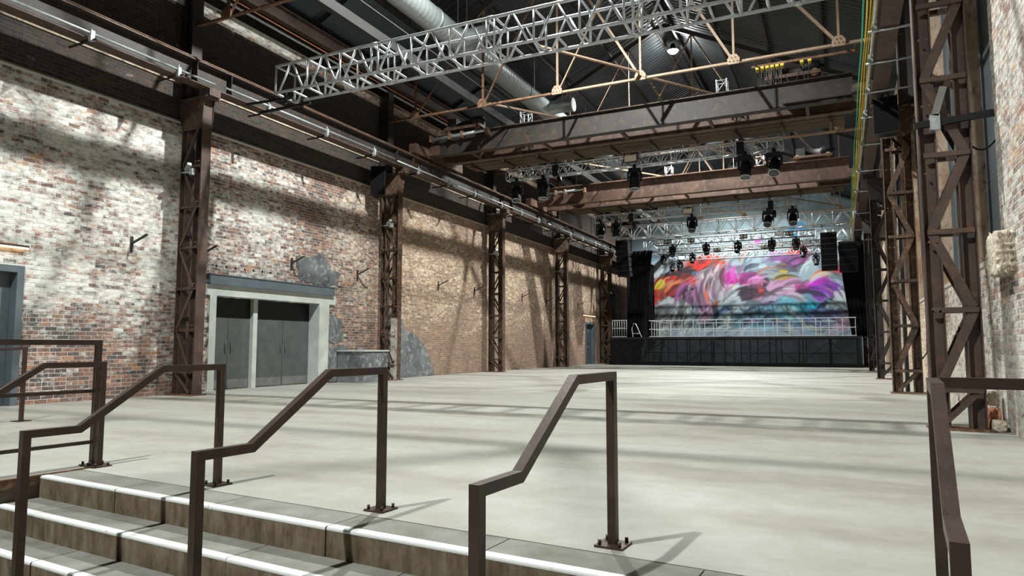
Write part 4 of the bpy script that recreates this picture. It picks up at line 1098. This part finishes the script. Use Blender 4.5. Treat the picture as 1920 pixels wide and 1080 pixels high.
# skirt
def drape(x0, x1, y, z0, z1, amp, per, n=160, rows=8, slant=(0, 0), axis='x', seed=0):
    r = random.Random(seed); ph = r.uniform(0, 6)
    vs_ = []
    for j in range(rows + 1):
        tz = j / rows; z = z0 + (z1 - z0) * tz
        a0 = x0 + slant[0] * (1 - tz); a1 = x1 + slant[1] * (1 - tz)
        for i in range(n + 1):
            x = a0 + (a1 - a0) * i / n
            s_ = amp * (math.sin(2 * math.pi * i / n * (x1 - x0) / per + ph + 0.6 * math.sin(i * 0.13)) + 0.4 * math.sin(i * 0.71 + j * 0.2)) * (0.5 + 0.5 * (1 - tz))
            vs_.append((x, y + s_, z) if axis == 'x' else (y + s_, x, z))
    W = n + 1
    m_ = MB().add(vs_, [(j * W + i, j * W + i + 1, (j + 1) * W + i + 1, (j + 1) * W + i) for j in range(rows) for i in range(n)], True)
    nv = len(vs_); off = (0, 0.008, 0) if axis == 'x' else (0.008, 0, 0)
    return m_
o = build('stage_skirt', drape(SX0 - 0.05, SX1 + 0.05, SY - 0.05, 0.01, SZ - 0.03, 0.02, 1.1, 260, 6, seed=3), 'skirt', None, (-6, SY, 0)); tag(o, 'thin black cloth skirt hung along the stage front', 'cloth')
o = build('stage_fascia', MB().box(SX0 - 0.02, SX1 + 0.02, SY - 0.085, SY - 0.02, SZ - 0.13, SZ - 0.02), 'black', None, (-6, SY, SZ)); tag(o, 'black batten along the front edge of the stage', 'trim')
# drapes at both sides of the stage
for (x0, x1, sl, z1, y, lab) in ((-12.05, -10.75, (-0.55, -0.75), 7.3, 43.2, 'black stage curtain at the left of the mural, flaring outward'), (0.0, 1.35, (0.55, 0.3), 6.9, 43.2, 'black stage curtain at the right of the mural, flaring outward')):
    o = build('stage_curtain', drape(x0, x1, y, SZ + 0.01, z1, 0.05, 0.22, 90, 10, sl, seed=5), 'cloth', None, (x0, y, SZ)); tag(o, lab, 'curtain')
    sd = o.modifiers.new('thickness', 'SOLIDIFY'); sd.thickness = 0.01
o = build('stage_curtain', drape(43.3, 50.5, -12.5, SZ + 0.01, 7.2, 0.05, 0.3, 200, 8, axis='y', seed=8), 'cloth', None, (-12.5, 43.3, SZ)); tag(o, 'black side curtain running back along the left of the stage', 'curtain')
o = build('stage_curtain', drape(43.3, 50.5, 1.3, SZ + 0.01, 7.2, 0.05, 0.3, 200, 8, axis='y', seed=9), 'cloth', None, (1.3, 43.3, SZ)); tag(o, 'black side curtain running back along the right of the stage', 'curtain')

# stage railing
def stage_rail(pts, pitch, label, z=SZ, h=1.0, mid=0.47):
    t = thing('stage_railing', (pts[0][0], pts[0][1], z), label, 'railing', 'silver railings on the stage')
    for (a, b) in zip(pts[:-1], pts[1:]):
        L = math.dist(a, b); n = max(1, round(L / pitch))
        for zz in (h, mid, 0.03): build('rail', MB().bar((a[0], a[1], z + zz), (b[0], b[1], z + zz), 0.04, 0.04), 'alu', t)
        for k in range(n + 1):
            x = a[0] + (b[0] - a[0]) * k / n; y = a[1] + (b[1] - a[1]) * k / n
            build('post', MB().bar((x, y, z), (x, y, z + h), 0.035, 0.035), 'alu', t)
stage_rail([(-10.55, 47.0), (-10.55, 41.25), (0.75, 41.25), (0.75, 47)], 0.66, 'silver railing round the front of the stage')
stage_rail([(-8.6, 47.0), (-0.2, 47.0)], 0.9, 'silver railing across the back of the stage near the mural')
t = thing('crowd_barrier', (-12.5, 41.2, SZ), 'silver barred barrier at the left end of the stage', 'barrier')
for zz in (0.03, 0.55, 1.05): build('rail', MB().bar((-12.85, 41.2, SZ + zz), (-11.95, 41.2, SZ + zz), 0.035, 0.035), 'alu', t)
for k in range(7): build('bar', MB().cyl((-12.85 + .15 * k, 41.2, SZ), (-12.85 + .15 * k, 41.2, SZ + 1.05), 0.012, 6), 'alu', t)
t = thing('ladder_hoop', (-11.4, 41.6, SZ), 'bent silver handrail hoop of the stage steps beside the left curtain', 'handrail')
build('hoop', MB().tube([(-11.55, 41.2, SZ), (-11.62, 41.2, SZ + 0.5), (-11.50, 41.2, SZ + 0.85), (-11.36, 41.2, SZ + 0.8), (-11.1, 41.2, SZ + 0.2), (-11.0, 41.2, SZ)], 0.022, 8), 'alu', t)
build('crossbar', MB().cyl((-11.58, 41.2, SZ + 0.22), (-11.12, 41.2, SZ + 0.22), 0.018, 6), 'alu', t)
# steps standing behind the skirt
t = thing('stage_steps', (-10.7, 41.8, 0), 'grey metal steps faintly seen through the stage skirt', 'steps')
for s_ in (-10.95, -9.95): build('stringer', MB().bar((s_, 41.25, 0.05), (s_, 42.5, 1.47), 0.04, 0.16), 'galv', t)
for k in range(7): build('tread', MB().box(-10.95, -9.95, 41.3 + k * 0.18, 41.5 + k * 0.18, 0.16 + 0.20 * k, 0.19 + 0.20 * k), 'galv', t)

# line arrays and speakers
def line_array(x, y, ztop, n, w, h, label):
    t = thing('line_array', (x, y, ztop - n * h), label, 'speaker', 'hung loudspeaker arrays')
    for sx in (-w / 3, w / 3): build('fly_chain', MB().cyl((x + sx, y - 0.0, ztop + 0.05), (x + sx, y - 0.0, 7.80), 0.012, 5), 'galv', t)
    build('spreader', MB().bar((x - w / 2.5, 40.6, 7.742), (x - w / 2.5, 41.30, 7.742), 0.05, 0.05), 'black', t)
    build('fly_frame', MB().box(x - w / 2, x + w / 2, y - 0.3, y + 0.3, ztop, ztop + 0.06), 'black', t)
    for k in range(n):
        z1 = ztop - k * h; z0 = z1 - h + 0.012; lean = 0.012 * k * k
        c = build('cabinet', MB().add([(x - w / 2, y - 0.3 - 0 + lean, z0), (x + w / 2, y - 0.3 + lean, z0), (x + w / 2, y + 0.3 + lean, z0 + .04), (x - w / 2, y + 0.3 + lean, z0 + .04), (x - w / 2, y - 0.3 + lean, z1), (x + w / 2, y - 0.3 + lean, z1), (x + w / 2, y + 0.3 + lean, z1 - .04), (x - w / 2, y + 0.3 + lean, z1 - .04)],
              [(0, 3, 2, 1), (4, 5, 6, 7), (0, 1, 5, 4), (1, 2, 6, 5), (2, 3, 7, 6), (3, 0, 4, 7)]), 'black', t)
        build('grille', MB().box(x - w / 2 + .03, x + w / 2 - .03, y - 0.312 + lean, y - 0.30 + lean, z0 + .03, z1 - .03), 'cloth', c)
line_array(-12.05, 41.0, 7.62, 7, 0.78, 0.31, 'black hanging loudspeaker array at the left of the stage')
line_array(-0.43, 41.0, 7.30, 7, 0.82, 0.29, 'black hanging loudspeaker array at the right of the stage')
line_array(0.50, 41.3, 6.75, 4, 0.90, 0.40, 'black hanging subwoofer stack outside the right array')
def speaker(x, y, z, w, h, d, rz, label):
    t = thing('wall_speaker', (x, y, z), label, 'speaker', 'box speakers on columns'); t.rotation_euler = (0, 0, rz)
    org = Vector((x, y, z))
    def B(*a): return MB().box(a[0] + x, a[1] + x, a[2] + y, a[3] + y, a[4] + z, a[5] + z)
    mb = MB().add([(x - w / 2, y - d / 2, z), (x + w / 2, y - d / 2, z), (x + w * .3, y + d / 2, z), (x - w * .3, y + d / 2, z), (x - w / 2, y - d / 2, z + h), (x + w / 2, y - d / 2, z + h), (x + w * .3, y + d / 2, z + h), (x - w * .3, y + d / 2, z + h)],
         [(0, 3, 2, 1), (4, 5, 6, 7), (0, 1, 5, 4), (1, 2, 6, 5), (2, 3, 7, 6), (3, 0, 4, 7)])
    build('cabinet', mb, 'black', t); build('grille', B(-w / 2 + .02, w / 2 - .02, -d / 2 - .012, -d / 2, .03, h - .03), 'cloth', t)
    build('bracket', B(-.03, .03, -.05, .05, h, h + .12), 'galv', t)
    build('bracket_arm', MB().bar((x, y, z + h + .1), (x, y + d, z + h + .1), .04, .04), 'darksteel', t)
speaker(-13.95, 18.6, 6.22, 0.50, 0.98, 0.45, R(25), 'black box speaker hung high beside the second left column')
speaker(-13.45, 42.9, 3.65, 0.42, 0.9, 0.4, R(35), 'black box speaker on the last left column')
speaker(1.2, 18.7, 6.3, 0.55, 0.9, 0.4, R(-10), 'black box speaker in the gloom at the second right column')

# ------------------------------------------------------------------ hand rails on the steps
RW = 0.050
def sweep_path(pts, w=RW):
    """square tube through (u,v,z) corner points lying in one u-plane, mitred"""
    P = [Vector(p) for p in pts]; mb = MB(); n = len(P); rings = []
    for i in range(n):
        d0 = (P[i] - P[i - 1]).normalized() if i else (P[1] - P[0]).normalized()
        d1 = (P[i + 1] - P[i]).normalized() if i < n - 1 else d0
        side = UX
        b = (d0 + d1).normalized(); nn = side.cross(b).normalized(); k = 1 / max(0.35, math.cos(d0.angle(d1) / 2))
        rings.append([P[i] + side * (w / 2) * sx + nn * (w / 2 * k) * sz for sx, sz in ((-1, -1), (1, -1), (1, 1), (-1, 1))])
    vs_ = [q for r in rings for q in r]
    fs = [(i * 4 + j, i * 4 + (j + 1) % 4, (i + 1) * 4 + (j + 1) % 4, (i + 1) * 4 + j) for i in range(n - 1) for j in range(4)]
    return mb.add(vs_, fs + [(0, 1, 2, 3), tuple(range(4 * n - 4, 4 * n))[::-1]])
def foot(t, u, v, z):
    mb = MB(); stbox(mb, u - 0.085, u + 0.085, v - 0.085, v + 0.085, z, z + 0.012)
    pl_ = build('foot_plate', mb, 'rail', t)
    for a in (-.06, .06):
        for b in (-.06, .06):
            c = st(u + a, v + b, z); build('anchor_bolt', MB().cyl((c.x, c.y, z + .012), (c.x, c.y, z + .04), 0.011, 6), 'rail', pl_)
def handrail(u, label, extra=None):
    t = thing('stair_handrail', st(u, 0, 0), label, 'handrail', 'bent steel handrails on the steps')
    h = RW / 2
    build('upper_post', sweep_path([st(u, 0, 0.0), st(u, 0, 1.0 - RW)]), 'rail', t)
    build('grab_rail', sweep_path([st(u, -h, 1.0 - h), st(u, 0.53, 1.0 - h), st(u, 1.13, 0.60 - h), st(u, 1.465 + h, 0.60 - h)]), 'rail', t)
    build('lower_post', sweep_path([st(u, 1.465, -3 * RISE), st(u, 1.465, 0.60 - RW)]), 'rail', t)
    foot(t, u, 0, 0); foot(t, u, 1.465, -3 * RISE)
    return t
for u, lab in ((-3.50, 'brown handrail at the left end of the steps, against the guard rail'), (-1.76, 'brown bent handrail on the steps in front of the first column'), (0.0, 'brown bent handrail on the steps in front of the portal'), (1.74, 'brown bent handrail standing alone in the middle of the floor view'), (3.36, 'brown bent handrail closest to the viewer on the right')):
    handrail(u, lab)
# guard rail along the stairwell, left
t = thing('guard_rail', st(-3.63, 0, 0), 'brown three-bar guard rail along the left edge of the stairwell', 'railing')
for v in (-0.02, 1.75, 3.5):
    build('post', sweep_path([st(-3.63, v, 0), st(-3.63, v, 1.16)]), 'rail', t); foot(t, -3.63, v, 0)
for z, w in ((1.185, 0.05), (0.715, 0.032), (0.225, 0.032)):
    build('bar', sweep_path([st(-3.63, -0.045, z), st(-3.63, 3.54, z)], w), 'rail', t)
# guard rail to the right of the last handrail
t = thing('guard_rail', st(3.5, 0, 0), 'brown guard rail crossing the lower right, from the near handrail to the wall', 'railing')
for z, w in ((0.98, 0.05),):
    a, b = st(3.36, 0.03, z), st(5.2, 0.03, z); build('bar', MB().bar(a + Vector((0.025, 0, 0)), b, 0.05, w), 'rail', t)
a = st(5.1, 0.03, 0); build('post', MB().bar((a.x, a.y, 0), (a.x, a.y, 0.96), 0.05, 0.05), 'rail', t)
# ramp rail far left
t = thing('ramp_rail', (-11.4, 6.3, 0), 'thin brown rail standing farther left near the blue-grey door', 'railing')
build('post', MB().bar((-11.4, 6.3, 0), (-11.4, 6.3, 1.12), 0.05, 0.05), 'rail', t)
build('post', MB().bar((-11.5, 4.3, 0), (-11.5, 4.3, 1.0), 0.05, 0.05), 'rail', t)
build('bar', MB().bar((-11.4, 6.33, 1.12), (-11.5, 4.3, 1.0), 0.05, 0.04), 'rail', t)
build('bar', MB().bar((-11.4, 6.3, 0.55), (-11.5, 4.3, 0.48), 0.03, 0.03), 'rail', t)
build('foot_plate', MB().box(-11.5, -11.3, 6.2, 6.4, 0, 0.012), 'rail', t)

# ------------------------------------------------------------------ right-hand details
# crumbling corbel stone
import bmesh
bm = bmesh.new(); bmesh.ops.create_icosphere(bm, subdivisions=4, radius=1.0)
for v in bm.verts:
    c = v.co.copy(); m_ = max(abs(c.x), abs(c.y), abs(c.z)); c = c.lerp(c / m_, 0.82)
    n_ = 0.06 * math.sin(c.x * 9 + c.z * 7) * math.sin(c.y * 11 + c.z * 5) + 0.05 * math.sin(c.z * 21 + c.y * 17) + random.uniform(-.025, .025)
    c *= 1 + n_; v.co = Vector((c.x * 0.12, c.y * 0.36, c.z * 0.28))
me = bpy.data.meshes.new('corbel_stone'); bm.to_mesh(me); bm.free(); me.materials.append(M['stone'])
o = bpy.data.objects.new('corbel_stone', me); COL.objects.link(o); o.location = (1.915, 10.70, 2.34)
tag(o, 'crumbling pale sandstone corbel sticking out of the right brick pier', 'stone')
# loose bricks at the foot of the right wall
for i, (y, z, h, mt, lab) in enumerate(((11.55, 0.0, 0.30, 'brickloose', 'orange brick lump at the foot of the right column'), (11.62, 0.32, 0.22, 'stone', 'grey rubble stone resting above the orange brick lump'), (11.25, 0.0, 0.16, 'stone', 'small grey rubble stone beside the orange brick lump'))):
    bm = bmesh.new(); bmesh.ops.create_icosphere(bm, subdivisions=3, radius=1.0)
    for v in bm.verts:
        c = v.co.copy(); m_ = max(abs(c.x), abs(c.y), abs(c.z)); c = c.lerp(c / m_, 0.75) * (1 + random.uniform(-.03, .03)); v.co = Vector((c.x * 0.08, c.y * 0.12, c.z * h / 2))
    me = bpy.data.meshes.new('rubble'); bm.to_mesh(me); bm.free(); me.materials.append(M[mt])
    o = bpy.data.objects.new('rubble', me); COL.objects.link(o); o.location = (1.87, y, z + h / 2); tag(o, lab, 'rubble')
# grey pier behind first right column and pipes
t = thing('flood_fixture', (1.25, 11.05, 4.45), 'grey flood fixture clamped to the closest right column', 'light')
build('arm', MB().bar((1.05, 11.08, 4.28), (2.0, 11.08, 4.34), 0.06, 0.09), 'black', t)
build('clamp', MB().box(1.24, 1.36, 11.0, 11.14, 4.18, 4.40), 'galv', t)
build('head', MB().bar((1.30, 11.05, 4.38), (1.42, 11.05, 4.78), 0.10, 0.09), 'kick', t)
o = build('conduit', MB().cyl((1.45, 19.75, 0.02), (1.45, 19.75, 7.2), 0.05, 10), 'bluegrey', None, (1.45, 19.75, 0)); tag(o, 'blue-grey conduit rising behind the second right column', 'pipe')
pts = [(1.83, 19.1, 6.8), (1.84, 19.1, 4.0), (1.86, 19.1, 1.6), (1.84, 19.08, 1.0), (1.745, 19.2, 0.85)]
o = build('black_cable', MB().tube(pts, 0.02, 6), 'black', None, pts[-1]); tag(o, 'black cable hanging down the second right column', 'cable')
pts = [(1.75 + 0.28 * s_ / 10, 11.5 - 0.3 * s_ / 10, 4.05 - 0.12 * math.sin(math.pi * s_ / 10) - 0.05 * s_ / 10) for s_ in range(11)]
o = build('black_cable', MB().tube(pts, 0.015, 6), 'black', None, pts[0]); tag(o, 'short black cable sagging from the closest right column to the window', 'cable')

# small grey floods clamped to the left columns
for i, Y in enumerate(COLY[:4]):
    t = thing('column_flood', (-14.0, Y - 0.2, 5.3), 'small grey flood light clamped to the %s left column' % ORD[i], 'light', 'small floods on the left columns')
    z = 5.32
    build('arm', MB().cyl((-14.40, Y - 0.20, z), (-13.80, Y - 0.20, z - 0.03), 0.02, 6), 'galv', t)
    build('clamp', MB().box(-13.86, -13.76, Y - 0.24, Y - 0.15, z - 0.10, z + 0.05), 'galv', t)
    build('head', MB().bar((-13.98, Y - 0.22, z + 0.02), (-13.78, Y - 0.30, z + 0.14), 0.09, 0.07), 'galv', t)
